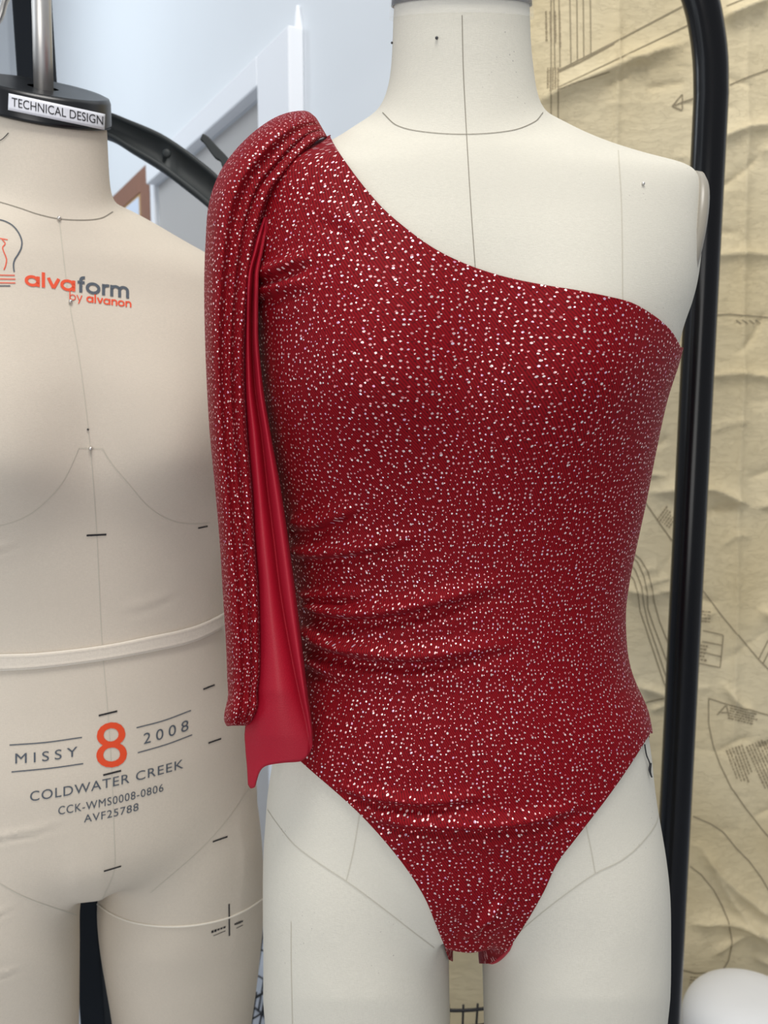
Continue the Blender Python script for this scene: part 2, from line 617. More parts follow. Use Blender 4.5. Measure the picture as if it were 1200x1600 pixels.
px0, px1 = P(688, 800, YP)[0], P(1420, 800, YP)[0]
pz0, pz1 = 0.03, P(900, -170, YP)[2]
NX, NZ = 260, 560
gx, gz = np.meshgrid(np.linspace(px0, px1, NX), np.linspace(pz0, pz1, NZ))
hgt = np.zeros_like(gx)
for pl, amp, w in creases():
    lo, hi = pl.min(0) - 4 * w, pl.max(0) + 4 * w
    msk = (gx > lo[0]) & (gx < hi[0]) & (gz > lo[1]) & (gz < hi[1])
    if not msk.any():
        continue
    q = np.stack([gx[msk], gz[msk]], -1)
    dd = np.full(len(q), 9.0)
    tt = np.zeros(len(q))
    for k in range(len(pl) - 1):
        a, b = pl[k], pl[k + 1]
        ab = b - a
        u = np.clip(((q - a) @ ab) / (ab @ ab + 1e-12), 0, 1)
        e = np.linalg.norm(q - a - u[:, None] * ab, axis=1)
        better = e < dd
        dd = np.where(better, e, dd)
        tt = np.where(better, (k + u) / (len(pl) - 1), tt)
    hgt[msk] += 2.0 * amp * np.exp(-dd / w) * np.clip(np.minimum(tt, 1 - tt) * 5, 0, 1)
hgt += 0.004 * np.sin(gx * 23 + 2.0 * np.sin(gz * 5)) + 0.003 * np.sin(gz * 17 + gx * 9)
hgt -= hgt.min()
hgt = np.clip(hgt, 0, 0.045)
PY = YB - 0.003 - hgt
pv = np.stack([gx, PY, gz], -1).reshape(-1, 3)
pf = [(r * NX + c, r * NX + c + 1, (r + 1) * NX + c + 1, (r + 1) * NX + c) for r in range(NZ - 1) for c in range(NX - 1)]
paper = thing('pattern_paper', 'creased tan sewing pattern tissue hung over the wall behind the rack', 'pattern paper', (px0, YB, pz0))
sheet = mesh_obj('tissue_sheet', pv, pf, M['paper'], paper)
so = sheet.modifiers.new('t', 'SOLIDIFY'); so.thickness = 0.0006; so.offset = -1
pbvh = BVHTree.FromPolygons([Vector(v) for v in pv], pf)


def surf(bvh, px, py, fallback=None):
    d = ray(px, py)
    loc, n, i, dist = bvh.ray_cast(Vector(CAM), d)
    if loc is None:
        return None, None
    if n.dot(d) > 0:
        n = -n
    return np.array(loc), np.array(n)


def ribbon(bvh, pts, wpx, off=0.0005, dens=3.0, smooth=True):
    """Flat strip of ink laid along a path on a surface."""
    pts = np.asarray(pts, float)
    ln = np.linalg.norm(np.diff(pts, axis=0), axis=1).sum()
    n = max(3, int(ln / dens))
    if smooth:
        q = smooth_poly(pts, n)
    else:
        d = np.concatenate([[0], np.cumsum(np.linalg.norm(np.diff(pts, axis=0), axis=1))])
        s = np.linspace(0, d[-1], n)
        q = np.stack([np.interp(s, d, pts[:, 0]), np.interp(s, d, pts[:, 1])], -1)
    pos, nor = [], []
    for a in q:
        p, nn = surf(bvh, *a)
        if p is not None:
            pos.append(p); nor.append(nn)
    if len(pos) < 2:
        return np.zeros((0, 3)), []
    pos, nor = np.array(pos), np.array(nor)
    tg = np.gradient(pos, axis=0)
    sd = np.cross(nor, tg)
    sd /= np.linalg.norm(sd, axis=1, keepdims=True) + 1e-12
    w = wpx * np.linalg.norm(pos - CAM, axis=1)[:, None] / F / 2
    v = np.concatenate([pos + sd * w + nor * off, pos - sd * w + nor * off])
    m = len(pos)
    return v, [(i, i + 1, m + i + 1, m + i) for i in range(m - 1)]


def rib_mb(bvh, paths, wpx, off=0.0005, smooth=True, dens=3.0):
    b = MB()
    for p in paths:
        v, f = ribbon(bvh, p, wpx, off, dens, smooth)
        if f:
            b.add(v, f)
    return b


# printed cutting lines
lines = [
    [(865, -20), (867, 108)], [(873, -20), (875, 105)], [(890, -20), (892, 100)], [(901, -20), (902, 96)], [(911, -20), (912, 92)], [(922, -20), (923, 86)],
    [(873, 110), (960, 66), (1070, 8)], [(872, 137), (960, 95), (1078, 38)],
    [(873, 112), (905, 98), (960, 68)], [(861, -20), (861, 190)], [(872, 140), (872, 200)], [(872, 140), (905, 127), (952, 112)],
    [(1050, 166), (1066, 147), (1066, 173), (1050, 166)], [(1050, 166), (1086, 153)],
    [(1140, 133), (1170, 120), (1215, 104)], [(1135, 10), (1160, 0), (1180, -8)],
    [(1005, 780), (1030, 817), (1055, 852), (1090, 915), (1100, 925), (1130, 965), (1160, 1000), (1185, 1030), (1220, 1065)],
    [(985, 860), (1000, 873), (1012, 893), (1019, 920), (1022, 940), (1030, 970), (1042, 1000), (1060, 1045)],
    [(985, 868), (996, 878), (1006, 900), (1011, 925), (1012, 950), (1020, 975), (1035, 1015), (1055, 1070)],
    [(982, 878), (992, 890), (1002, 915), (1006, 945), (1012, 972), (1025, 1010), (1048, 1080)],
    [(980, 895), (990, 905), (997, 930), (1000, 955), (1008, 978), (1020, 1015), (1040, 1075)],
    [(1098, 985), (1130, 992), (1125, 1043), (1092, 1036)], [(1097, 1002), (1128, 1008)], [(1095, 1018), (1127, 1026)],
    [(1200, 1000), (1185, 1030)], [(1208, 1005), (1192, 1036)],
    [(1107, 1091), (1135, 1100), (1170, 1109), (1215, 1121)], [(1107, 1091), (1107, 1130), (1114, 1165), (1125, 1195), (1142, 1230), (1165, 1263), (1190, 1295), (1220, 1330)],
    [(1120, 1117), (1135, 1101), (1139, 1119)], [(1126, 1113), (1137, 1113)],
    [(1083, 1275), (1110, 1287), (1130, 1300), (1150, 1325), (1170, 1345), (1190, 1372), (1215, 1415)],
    [(1078, 1353), (1095, 1366), (1115, 1390), (1128, 1415), (1138, 1440), (1144, 1472), (1138, 1500), (1128, 1517)],
    [(1065, 1515), (1085, 1520), (1110, 1520)], [(990, 1110), (1010, 1097), (1040, 1090)],
    [(1150, 500), (1158, 506)], [(1160, 500), (1168, 506)], [(1170, 500), (1178, 506)], [(1180, 500), (1188, 506)],
    [(1096, 494), (1140, 491), (1200, 496)],
]
rib_mb(pbvh, lines, 1.5, 0.0012, smooth=False).build('printed_lines', M['print'], paper, smooth=False)


def textblock(mbx, x0, y0, ang, rows, length, pitch, hgt_px):
    """Rows of small print, too small in the photo to read."""
    ca, sa = math.cos(ang), math.sin(ang)
    for r in range(rows):
        t = 0.0
        while t < length * (0.75 + 0.25 * random.random()):
            w = random.uniform(2.0, 5.0)
            a = (x0 + t * ca - r * pitch * sa, y0 + t * sa + r * pitch * ca)
            b = (a[0] + w * ca, a[1] + w * sa)
            v, f = ribbon(pbvh, [a, b], hgt_px * random.uniform(0.55, 1.0), 0.0012, 2.0, False)
            if f:
                mbx.add(v, f)
            t += w + random.uniform(0.8, 1.8)


mbp = MB()
textblock(mbp, 853, 18, math.pi / 2 - 0.02, 4, 58, -7.0, 3)
textblock(mbp, 856, 106, math.pi / 2, 5, 40, -4.0, 2.4)
textblock(mbp, 1027, 812, -0.95, 6, 24, 4.3, 2.4)
textblock(mbp, 1142, 1102, 0.24, 6, 46, 4.0, 2.4)
textblock(mbp, 1135, 1172, 1.22, 6, 58, -5.0, 2.4)
textblock(mbp, 1166, 1166, 1.15, 6, 86, -5.0, 2.4)
textblock(mbp, 1194, 1158, 1.12, 4, 90, -5.5, 2.4)
textblock(mbp, 1096, 955, 0.1, 4, 14, 5.0, 2.4)
textblock(mbp, 1094, 1008, 0.15, 5, 10, 5.5, 3.2)
textblock(mbp, 1078, 1526, 0.1, 4, 24, 4.5, 2.2)
mbp.build('printed_notes', M['print_soft'], paper, smooth=False)


# ------------------------------------------------------------------ dress form bodies
TH = np.linspace(0, 2 * math.pi, 128, endpoint=False)


def loft(z, cx, cy, aR, aL, bf, bb, n, tilt):
    """Stack of super-elliptic rings -> points (K, M, 3); front is -y."""
    c, s = np.cos(TH)[None], np.sin(TH)[None]
    e = 2.0 / n[:, None]
    ux = np.sign(c) * np.abs(c) ** e
    uy = np.sign(s) * np.abs(s) ** e
    x = np.where(c >= 0, ux * aR[:, None], ux * aL[:, None])
    y = np.where(s < 0, uy * bf[:, None], uy * bb[:, None])
    zz = z[:, None] + tilt[:, None] * y            # front (y<0) drops
    return np.stack([cx[:, None] + x, cy[:, None] + y, zz], -1)


def loft_faces(K, Mn):
    f = []
    for i in range(K - 1):
        for k in range(Mn):
            k2 = (k + 1) % Mn
            f.append((i * Mn + k, (i + 1) * Mn + k, (i + 1) * Mn + k2, i * Mn + k2))
    f.append(tuple(range(Mn)))
    f.append(tuple((K - 1) * Mn + k for k in range(Mn))[::-1])
    return f


def union_remesh(lofts, voxel, smooth_it):
    b = MB()
    for L in lofts:
        K = L.shape[0]
        b.add(L.reshape(-1, 3), loft_faces(K, L.shape[1]))
    me = bpy.data.meshes.new('tmp')
    me.from_pydata([tuple(v) for v in np.concatenate(b.v)], [], b.f)
    bm = bmesh.new(); bm.from_mesh(me)
    bmesh.ops.recalc_face_normals(bm, faces=bm.faces)
    bm.to_mesh(me); bm.free()
    o = bpy.data.objects.new('tmp', me)
    COL.objects.link(o)
    rm = o.modifiers.new('r', 'REMESH'); rm.mode = 'VOXEL'; rm.voxel_size = voxel
    sm = o.modifiers.new('s', 'SMOOTH'); sm.factor = 0.5; sm.iterations = smooth_it
    tr = o.modifiers.new('t', 'TRIANGULATE')
    dg = bpy.context.evaluated_depsgraph_get()
    ev = o.evaluated_get(dg)
    m2 = ev.to_mesh()
    nv, nf = len(m2.vertices), len(m2.polygons)
    v = np.empty(nv * 3); m2.vertices.foreach_get('co', v)
    t = np.empty(nf * 3, int); m2.polygons.foreach_get('vertices', t)
    ev.to_mesh_clear()
    bpy.data.objects.remove(o)
    bpy.data.meshes.remove(me)
    return v.reshape(-1, 3), t.reshape(-1, 3)


def vnormals(v, t):
    fn = np.cross(v[t[:, 1]] - v[t[:, 0]], v[t[:, 2]] - v[t[:, 0]])
    n = np.zeros_like(v)
    for k in range(3):
        np.add.at(n, t[:, k], fn)
    return n / (np.linalg.norm(n, axis=1, keepdims=True) + 1e-15)


def path_field(q, path, w0, w1):
    """signed distance (+ below) and parameter of pixels q to a polyline."""
    pl = smooth_poly(path, 40)
    best = np.full(len(q), 1e9)
    sg = np.zeros(len(q))
    tt = np.zeros(len(q))
    for k in range(len(pl) - 1):
        a, b = pl[k], pl[k + 1]
        ab = b - a
        u = ((q - a) @ ab) / (ab @ ab)
        uc = np.clip(u, 0, 1)
        r = q - a - uc[:, None] * ab
        e = np.linalg.norm(r, axis=1)
        m = e < best
        best = np.where(m, e, best)
        s = np.sign(ab[0] * r[:, 1] - ab[1] * r[:, 0])
        sg = np.where(m, s, sg)
        tt = np.where(m, (k + uc) / (len(pl) - 1), tt)
    return best * sg, tt


def wrinkle(q, path, amp, w, ends=(0.1, 0.35)):
    lo, hi = np.min(path, 0) - 5 * w, np.max(path, 0) + 5 * w
    m = ((q > lo) & (q < hi)).all(1)
    out = np.zeros(len(q))
    if not m.any():
        return out
    s, t = path_field(q[m], path, w, w)
    fade = np.clip(t / ends[0], 0, 1) * np.clip((1 - t) / ends[1], 0, 1)
    fade = fade * fade * (3 - 2 * fade)
    prof = 1.0 * np.exp(-((s + w * 0.75) / (w * 0.85)) ** 2) - 0.75 * np.exp(-((s - w * 0.25) / (w * 0.5)) ** 2) + 0.25 * np.exp(-((s - w * 1.7) / w) ** 2)
    out[m] = amp * fade * prof
    return out


# ---- the form in the middle
YC = 0.76
# py, right px, left px (silhouette)
SIL = [(-70, 824, 618), (-20, 826, 617), (0, 828, 615), (60, 830, 613), (120, 836, 609), (150, 841, 602), (172, 850, 592), (186, 864, 578), (200, 897, 552),
       (222, 955, 512), (240, 1015, 452), (254, 1068, 400), (262, 1086, 383), (275, 1094, 375), (300, 1098, 371), (350, 1099, 370), (420, 1094, 376), (470, 1083, 385), (510, 1068, 396),
       (560, 1056, 400), (620, 1036, 406), (700, 1019, 416), (780, 1004, 430), (850, 989, 447), (910, 977, 461), (960, 971, 468),
       (1010, 973, 466), (1050, 980, 458), (1090, 996, 446), (1115, 1008, 438), (1150, 1014, 430), (1200, 1021, 424), (1250, 1030, 416), (1300, 1036, 412)]
# py, front depth, back depth, exponent, forward slope
DEP = [(-70, .052, .056, 2.0, .25), (0, .053, .058, 2.0, .30), (100, .054, .062, 2.0, .40), (160, .060, .070, 2.0, .50), (186, .066, .078, 2.1, .50), (205, .070, .082, 2.1, .40),
       (240, .074, .086, 2.2, .26), (262, .077, .088, 2.3, .18), (320, .086, .094, 2.5, .08), (420, .100, .098, 2.5, 0), (520, .108, .098, 2.4, 0), (600, .110, .095, 2.3, 0), (720, .102, .088, 2.2, 0),
       (800, .094, .083, 2.2, 0), (900, .089, .080, 2.2, 0), (1000, .093, .088, 2.2, 0), (1100, .101, .102, 2.2, 0), (1200, .106, .112, 2.2, 0), (1300, .103, .114, 2.2, 0), (1400, .080, .100, 2.2, 0), (1460, .082, .095, 2.1, 0), (1500, .05, .06, 2.0, 0)]
rows = np.concatenate([np.linspace(-70, 150, 23), np.linspace(156, 300, 50), np.linspace(308, 1300, 90)])
xR = P(pchip(*tab(SIL, 1), rows), rows, YC)[:, 0]
xL = P(pchip(*tab(SIL, 2), rows), rows, YC)[:, 0]
tgtR, tgtL = pchip(*tab(SIL, 1), rows), pchip(*tab(SIL, 2), rows)
zr = P(np.full_like(rows, 600), rows, YC)[:, 2]


def dep(rw, k):
    return pchip(*tab(DEP, k), rw)


def bust(p, cx):
    x, y, z = p[..., 0], p[..., 1], p[..., 2]
    zb = P(600, 585, YC)[2]
    front = np.clip((YC - y) / 0.06, 0, 1)
    add = np.zeros_like(x)
    for sgn in (-1, 1):
        dx = (x - cx - sgn * 0.078) / 0.058
        dzz = (z - zb)
        dzz = np.where(dzz < 0, dzz / 0.058, dzz / 0.085)
        add = np.maximum(add, 0.024 * np.exp(-(dx**2 + dzz**2)))
    return add * front


for it in range(5):
    cx = (xR + xL) / 2
    tor = loft(zr, cx, np.full_like(rows, YC), xR - cx, cx - xL, dep(rows, 1), dep(rows, 2), dep(rows, 3), dep(rows, 4))
    q = proj(tor)
    for side in (0, 1):
        ext = q[..., 0].max(1) if side == 0 else q[..., 0].min(1)
        idx = q[..., 0].argmax(1) if side == 0 else q[..., 0].argmin(1)
        pyx = q[np.arange(len(rows)), idx, 1]
        tgt = pchip(*tab(SIL, 1 + side), pyx)
        err = (tgt - ext) * YC / F
        if side == 0:
            xR = xR + err * 0.8
        else:
            xL = xL + err * 0.8
# hips to crotch
rlow = np.linspace(1310, 1404, 24)
zl = P(np.full_like(rlow, 600), rlow, YC)[:, 2]
k = (rlow - 1300) / 105
wl_ = np.sqrt(np.clip(1 - k**1.5, 0.03, 1))
cxl = np.full_like(rlow, cx[-1])
tor_low = loft(zl, cxl, np.full_like(rlow, YC), (xR[-1] - cx[-1]) * wl_ * 0.97, (cx[-1] - xL[-1]) * wl_ * 0.97, dep(rlow, 1), dep(rlow, 2), dep(rlow, 3), dep(rlow, 4))
tor = np.concatenate([tor, tor_low])
MCX = cx[np.argmin(abs(rows - 585))]
tor[..., 1] -= bust(tor, MCX)


def leg(outer, inner, YL, bfs, bbs, py0, py1, n=60):
    rw = np.linspace(py0, py1, n)
    o = P(pchip(*tab(outer, 1), rw), rw, YL)
    i = P(pchip(*tab(inner, 1), rw), rw, YL)
    c = (o[:, 0] + i[:, 0]) / 2
    a = np.abs(o[:, 0] - i[:, 0]) / 2
    return loft(o[:, 2], c, np.full(n, YL), a, a, pchip(*tab(bfs, 1), rw), pchip(*tab(bbs, 1), rw), np.full(n, 2.1), np.zeros(n))


LF = [(1200, .05), (1260, .090), (1330, .099), (1420, .101), (1500, .099), (1600, .093), (1900, .07), (2200, .055)]
LB = [(1200, .05), (1260, .09), (1420, .110), (1600, .098), (1900, .075), (2200, .06)]
legR = leg([(1200, 985), (1250, 1020), (1300, 1033), (1380, 1041), (1450, 1041), (1520, 1036), (1600, 1028), (1900, 985), (2200, 950)],
           [(1200, 790), (1250, 765), (1300, 745), (1400, 748), (1490, 754), (1600, 757), (1900, 765), (2200, 775)], YC, LF, LB, 1215, 2150)
legL = leg([(1200, 470), (1250, 428), (1300, 413), (1380, 410), (1480, 411), (1560, 414), (1600, 418), (1900, 455), (2200, 480)],
           [(1200, 650), (1250, 680), (1300, 700), (1400, 704), (1490, 701), (1600, 703), (1900, 695), (2200, 690)], YC, LF, LB, 1215, 2150)
MV, MT = union_remesh([tor, legR, legL], 0.0036, 30)
def laplace(v, t, it, w):
    e = np.concatenate([t[:, [0, 1]], t[:, [1, 2]], t[:, [2, 0]]])
    e = np.concatenate([e, e[:, ::-1]])
    cnt = np.bincount(e[:, 0], minlength=len(v))[:, None]
    for _ in range(it):
        s = np.stack([np.bincount(e[:, 0], weights=v[e[:, 1], k], minlength=len(v)) for k in range(3)], 1)
        v = v + w[:, None] * (s / np.maximum(cnt, 1) - v)
    return v


_q = proj(MV)
_w = np.clip((_q[:, 1] - 1190) / 60, 0, 1) * np.clip((1560 - _q[:, 1]) / 60, 0, 1) * (MV[:, 1] < YC)
_w *= np.clip((np.abs(_q[:, 0] - 728) - 36) / 20, 0, 1)
MV = laplace(MV, MT, 160, 0.5 * _w)
MN = vnormals(MV, MT)
mbvh = BVHTree.FromPolygons([Vector(v) for v in MV], [tuple(map(int, t)) for t in MT])

form = thing('dress_form', 'cream cloth dress form with bare neck wearing the red one-shoulder bodysuit', 'dress form', (MCX, YC, 0))
mesh_obj('body', MV, MT, M['cloth_main'], form)
b = MB(); b.tube([(MCX, YC + .01, 0.03), (MCX, YC + .01, MV[:, 2].min() + 0.35)], 0.016); b.build('stand_pole', M['chrome'], form)
v, f = lathe([(0.2, 0), (0.21, 0.01), (0.2, 0.025), (0.05, 0.04), (0.02, 0.06)], (MCX, YC + .01, 0)); mesh_obj('stand_base', v, f, M['black_plastic'], form)
# collar and clear film round the neck top


def neck_ring(k_lo, k_hi, grow, bvh_rows, name, mat, parent, src):
    r0 = src[(rows >= k_lo) & (rows <= k_hi)]
    c = r0.mean(1, keepdims=True)
    d = r0 - c
    d[..., 2] = 0
    out = r0 + d / (np.linalg.norm(d, axis=-1, keepdims=True) + 1e-9) * grow
    inn = r0 + d / (np.linalg.norm(d, axis=-1, keepdims=True) + 1e-9) * (grow - 0.0012)
    K, Mn = out.shape[:2]
    fo = [(i * Mn + k, (i + 1) * Mn + k, (i + 1) * Mn + (k + 1) % Mn, i * Mn + (k + 1) % Mn) for i in range(K - 1) for k in range(Mn)]
    o = mesh_obj(name, out.reshape(-1, 3), fo, mat, parent)
    s = o.modifiers.new('t', 'SOLIDIFY'); s.thickness = 0.001; s.offset = -1
    return o


neck_ring(-71, 15, 0.0016, None, 'neck_collar', M['dark_metal'], form, tor[:len(rows)])
neck_ring(-71, 31, 0.003, None, 'clear_film', M['film'], form, tor[:len(rows)])
# arm plate at the bare shoulder
c = P(1053, 397, YC)
ang = np.linspace(0, 2 * math.pi, 48, endpoint=False)
ax_y = np.array([0, 1, 0.0])
ax_z = np.array([0.185, 0, 1.0]); ax_z /= np.linalg.norm(ax_z)
nx = np.cross(ax_y, ax_z)
vv, ff = [], []
prof = [(0.90, -0.006), (1.0, -0.004), (1.0, 0.001), (0.95, 0.004), (0.6, 0.006), (0.0001, 0.0065)]
for r, h in prof:
    for a in ang:
        vv.append(c + nx * (h + 0.0035) + ax_y * math.cos(a) * 0.050 * r + ax_z * math.sin(a) * 0.0665 * r)
for i in range(len(prof) - 1):
    for k_ in range(48):
        ff.append((i * 48 + k_, i * 48 + (k_ + 1) % 48, (i + 1) * 48 + (k_ + 1) % 48, (i + 1) * 48 + k_))
ff.append(tuple(range(48))[::-1])
mesh_obj('arm_plate', vv, ff, M['plate'], form)
# seams


def seam_lines(bvh, parent, dark, soft, wd=1.1, ws=1.4):
    for p in dark:
        v, f = ribbon(bvh, p, wd, 0.0004)
        if f: mesh_obj('seam', v, f, M['seam_dark'], parent)
    for p in soft:
        v, f = ribbon(bvh, p, ws, 0.0004)
        if f: mesh_obj('seam', v, f, M['seam_soft'], parent)


seam_lines(mbvh, form,
           [[(722, 24), (724, 110), (729, 210), (736, 327), (743, 425)],
            [(598, 176), (620, 196), (660, 206), (729, 210), (800, 204), (836, 190), (848, 176)]],
           [[(966, 235), (971, 320), (973, 480)],
            [(418, 1265), (433, 1287), (460, 1320), (500, 1350), (541, 1377), (590, 1413), (640, 1452), (678, 1481)],
            [(562, 1270), (552, 1330), (541, 1377)],
            [(1031, 1262), (1025, 1287), (1000, 1320), (970, 1345), (930, 1365), (880, 1400), (830, 1440), (800, 1467)],
            [(914, 1285), (922, 1320), (930, 1364)], [(455, 1440), (455, 1500), (457, 1600)]])


def pin(bvh, px, py, parent, r=0.0016, mat=None):
    p, n = surf(bvh, px, py)
    if p is None: return
    v, f = lathe([(r * 0.3, 0), (r, r * 0.6), (r, r * 1.1), (r * 0.4, r * 1.7)], (0, 0, 0), 12)
    R = np.array(Vector((0, 0, 1)).rotation_difference(Vector(n)).to_matrix())
    mesh_obj('pin', v @ R.T + p, f, mat or M['chrome'], parent)


pin(mbvh, 1004, 288, form, 0.0013)
pin(mbvh, 683, 60, form, 0.0012, M['dark_metal'])
pin(mbvh, 614, 67, form, 0.0010, M['dark_metal'])

# loose thread at the hip
th_pts = []
for a in smooth_poly([(1004, 1163), (1007, 1180), (1012, 1193), (1011, 1202), (1015, 1214), (1013, 1206), (1014, 1192)], 40):
    p, n = surf(mbvh, *a)
    if p is not None: th_pts.append(p + n * 0.0018)
b = MB(); b.tube(np.array(th_pts), 0.0006, 6)
props(b.build('loose_thread', M['ink_black']), 'short black thread tail on cream hip just below the red suit edge', 'thread')

# ------------------------------------------------------------------ the red bodysuit
suit = thing('bodysuit', 'red glitter one-shoulder bodysuit with long draped sash on the cream dress form', 'bodysuit', (MCX, YC, 1.1))
NECK = [(507, 190), (520, 222), (545, 260), (570, 293), (600, 327), (640, 361), (680, 389), (720, 409), (760, 424), (800, 435), (850, 445), (900, 453), (950, 463), (985, 472), (1010, 485), (1035, 503), (1052, 521), (1064, 543)]
LEG_R = [(1016, 1146), (985, 1195), (950, 1245), (900, 1310), (870, 1350), (850, 1393), (820, 1445), (792, 1485), (774, 1500)]
LEG_L = [(697, 1484), (683, 1450), (662, 1400), (622, 1340), (560, 1270), (470, 1190), (430, 1152)]
BOT = [(770, 1504), (760, 1506), (712, 1504), (703, 1500)]
front_poly = np.array(list(smooth_poly(NECK, 60)) + [(1300, 560), (1300, 1130)] + list(smooth_poly(LEG_R, 40)) + BOT + list(smooth_poly(LEG_L, 40)) + [(200, 1140), (200, 60), (495, 60)])
NECK_B = [(507, 190), (540, 255), (620, 330), (760, 420), (900, 480), (1064, 543)]
LEG_RB = [(1016, 1146), (1010, 1260), (960, 1380), (860, 1460), (774, 1500)]
LEG_LB = [(697, 1490), (600, 1465), (500, 1390), (440, 1270), (430, 1152)]
back_poly = np.array(list(smooth_poly(NECK_B, 40)) + [(1300, 560), (1300, 1130)] + list(smooth_poly(LEG_RB, 40)) + [(758, 1506), (712, 1504)] + list(smooth_poly(LEG_LB, 40)) + [(200, 1140), (200, 60), (495, 60)])


def sdf_poly(q, poly):
    n = len(poly)
    d = np.full(len(q), 1e9)
    ins = np.zeros(len(q), bool)
    for i in range(n):
        a, b = poly[i], poly[(i + 1) % n]
        ab = b - a
        u = np.clip(((q - a) @ ab) / (ab @ ab + 1e-12), 0, 1)
        d = np.minimum(d, np.linalg.norm(q - a - u[:, None] * ab, axis=1))
        c = (a[1] > q[:, 1]) != (b[1] > q[:, 1])
        xi = a[0] + (q[:, 1] - a[1]) / (b[1] - a[1] + 1e-12) * (b[0] - a[0])
        ins ^= c & (q[:, 0] < xi)
    return np.where(ins, d, -d)


def garment_g(v):
    ve = v.copy()
    ve[:, 1] = np.minimum(ve[:, 1], YC)
    q = proj(ve)
    g = np.where(v[:, 1] <= YC, sdf_poly(q, front_poly), sdf_poly(q, back_poly))
    # never onto the inner thighs below the gusset
    return g, q


def subdivide(v, t):
    e = np.concatenate([t[:, [0, 1]], t[:, [1, 2]], t[:, [2, 0]]])
    es = np.sort(e, 1)
    uq, inv = np.unique(es, axis=0, return_inverse=True)
    inv = inv.reshape(-1)
    mid = (v[uq[:, 0]] + v[uq[:, 1]]) / 2
    n, m = len(v), len(t)
    a, b_, c_ = n + inv[:m], n + inv[m:2 * m], n + inv[2 * m:]
    nt = np.concatenate([np.stack([t[:, 0], a, c_], 1), np.stack([a, t[:, 1], b_], 1), np.stack([c_, b_, t[:, 2]], 1), np.stack([a, b_, c_], 1)])
    return np.concatenate([v, mid]), nt


def compact(v, t, extra=()):
    used = np.unique(t)
    mp = np.full(len(v), -1)
    mp[used] = np.arange(len(used))
    return (v[used], mp[t]) + tuple(x[used] for x in extra)


g, q = garment_g(MV)
keep = (g[MT] > -14).any(1)
gv, gt, gn = compact(MV, MT[keep], (MN,))
# the knit bridges the groove between belly and thighs
gq = proj(gv)
wlow = np.clip((gq[:, 1] - 1180) / 120, 0, 1) * 0.5
wbust = np.exp(-((gq[:, 0] - 740) / 60) ** 2 - ((gq[:, 1] - 600) / 110) ** 2) * 0.5
g0 = garment_g(gv)[0]
inner = np.clip((g0 + 12) / 10, 0, 1)
sv = laplace(gv, gt, 40, np.clip(wlow + wbust, 0, 0.5) * inner + 0.02)
dn = ((sv - gv) * gn).sum(1)
gv = gv + gn * np.maximum(dn, -0.0003)[:, None]
gv, gt = subdivide(gv, gt)
gn = vnormals(gv, gt)
gv = gv + gn * 0.0038
gq = proj(gv)
frontm = (gv[:, 1] < YC + 0.02)
WR = [  # path, height (m), half width (px), fade
    ([(452, 826), (487, 829), (525, 816), (580, 794)], .0025, 10, (.05, .4)),
    ([(452, 872), (506, 873), (562, 867), (619, 856), (680, 846)], .0032, 10, (.05, .5)),
    ([(462, 933), (506, 936), (562, 937), (590, 936)], .0026, 8, (.05, .5)),
    ([(462, 944), (506, 962), (562, 968), (619, 962), (675, 951), (750, 932), (820, 921)], .0044, 11, (.05, .45)),
    ([(464, 984), (485, 1003), (506, 1016), (562, 1031), (619, 1035), (675, 1034), (731, 1027), (835, 1013)], .0046, 11, (.05, .5)),
    ([(505, 1011), (540, 1018), (610, 1023)], .0016, 7, (.3, .5)),
    ([(470, 1035), (500, 1052), (540, 1060)], .002, 9, (.1, .6)),
    ([(510, 1230), (560, 1246), (600, 1254), (650, 1260), (700, 1258), (780, 1250)], .0028, 8, (.3, .4)),
    ([(560, 1280), (600, 1289), (650, 1294), (700, 1297), (760, 1297), (820, 1290), (880, 1276), (935, 1260)], .0034, 9, (.25, .3)),
    ([(742, 1474), (749, 1460), (757, 1446), (778, 1424), (805, 1402)], .0032, 6, (.3, .5)),
    ([(728, 1474), (735, 1462), (747, 1445), (765, 1425)], .0018, 5, (.3, .5)),
    ([(398, 440), (430, 432), (470, 416), (500, 405)], .003, 9, (.05, .5)),
    ([(398, 468), (440, 460), (500, 448)], .0018, 10, (.05, .6)),
    ([(470, 330), (520, 350), (590, 400)], .001, 16, (.4, .5)),
]
disp = np.zeros(len(gv))
for pth, amp, w, en in WR:
    disp += wrinkle(gq, pth, amp * 2.1, w * 1.45, en)
disp = np.where(disp < 0, -0.0026 * np.tanh(-disp / 0.0026), disp)
gv = gv + gn * (np.where(frontm, disp, 0))[:, None]
# crotch lobes hang a little lower than the gusset
gn = vnormals(gv, gt)
g, gq = garment_g(gv)


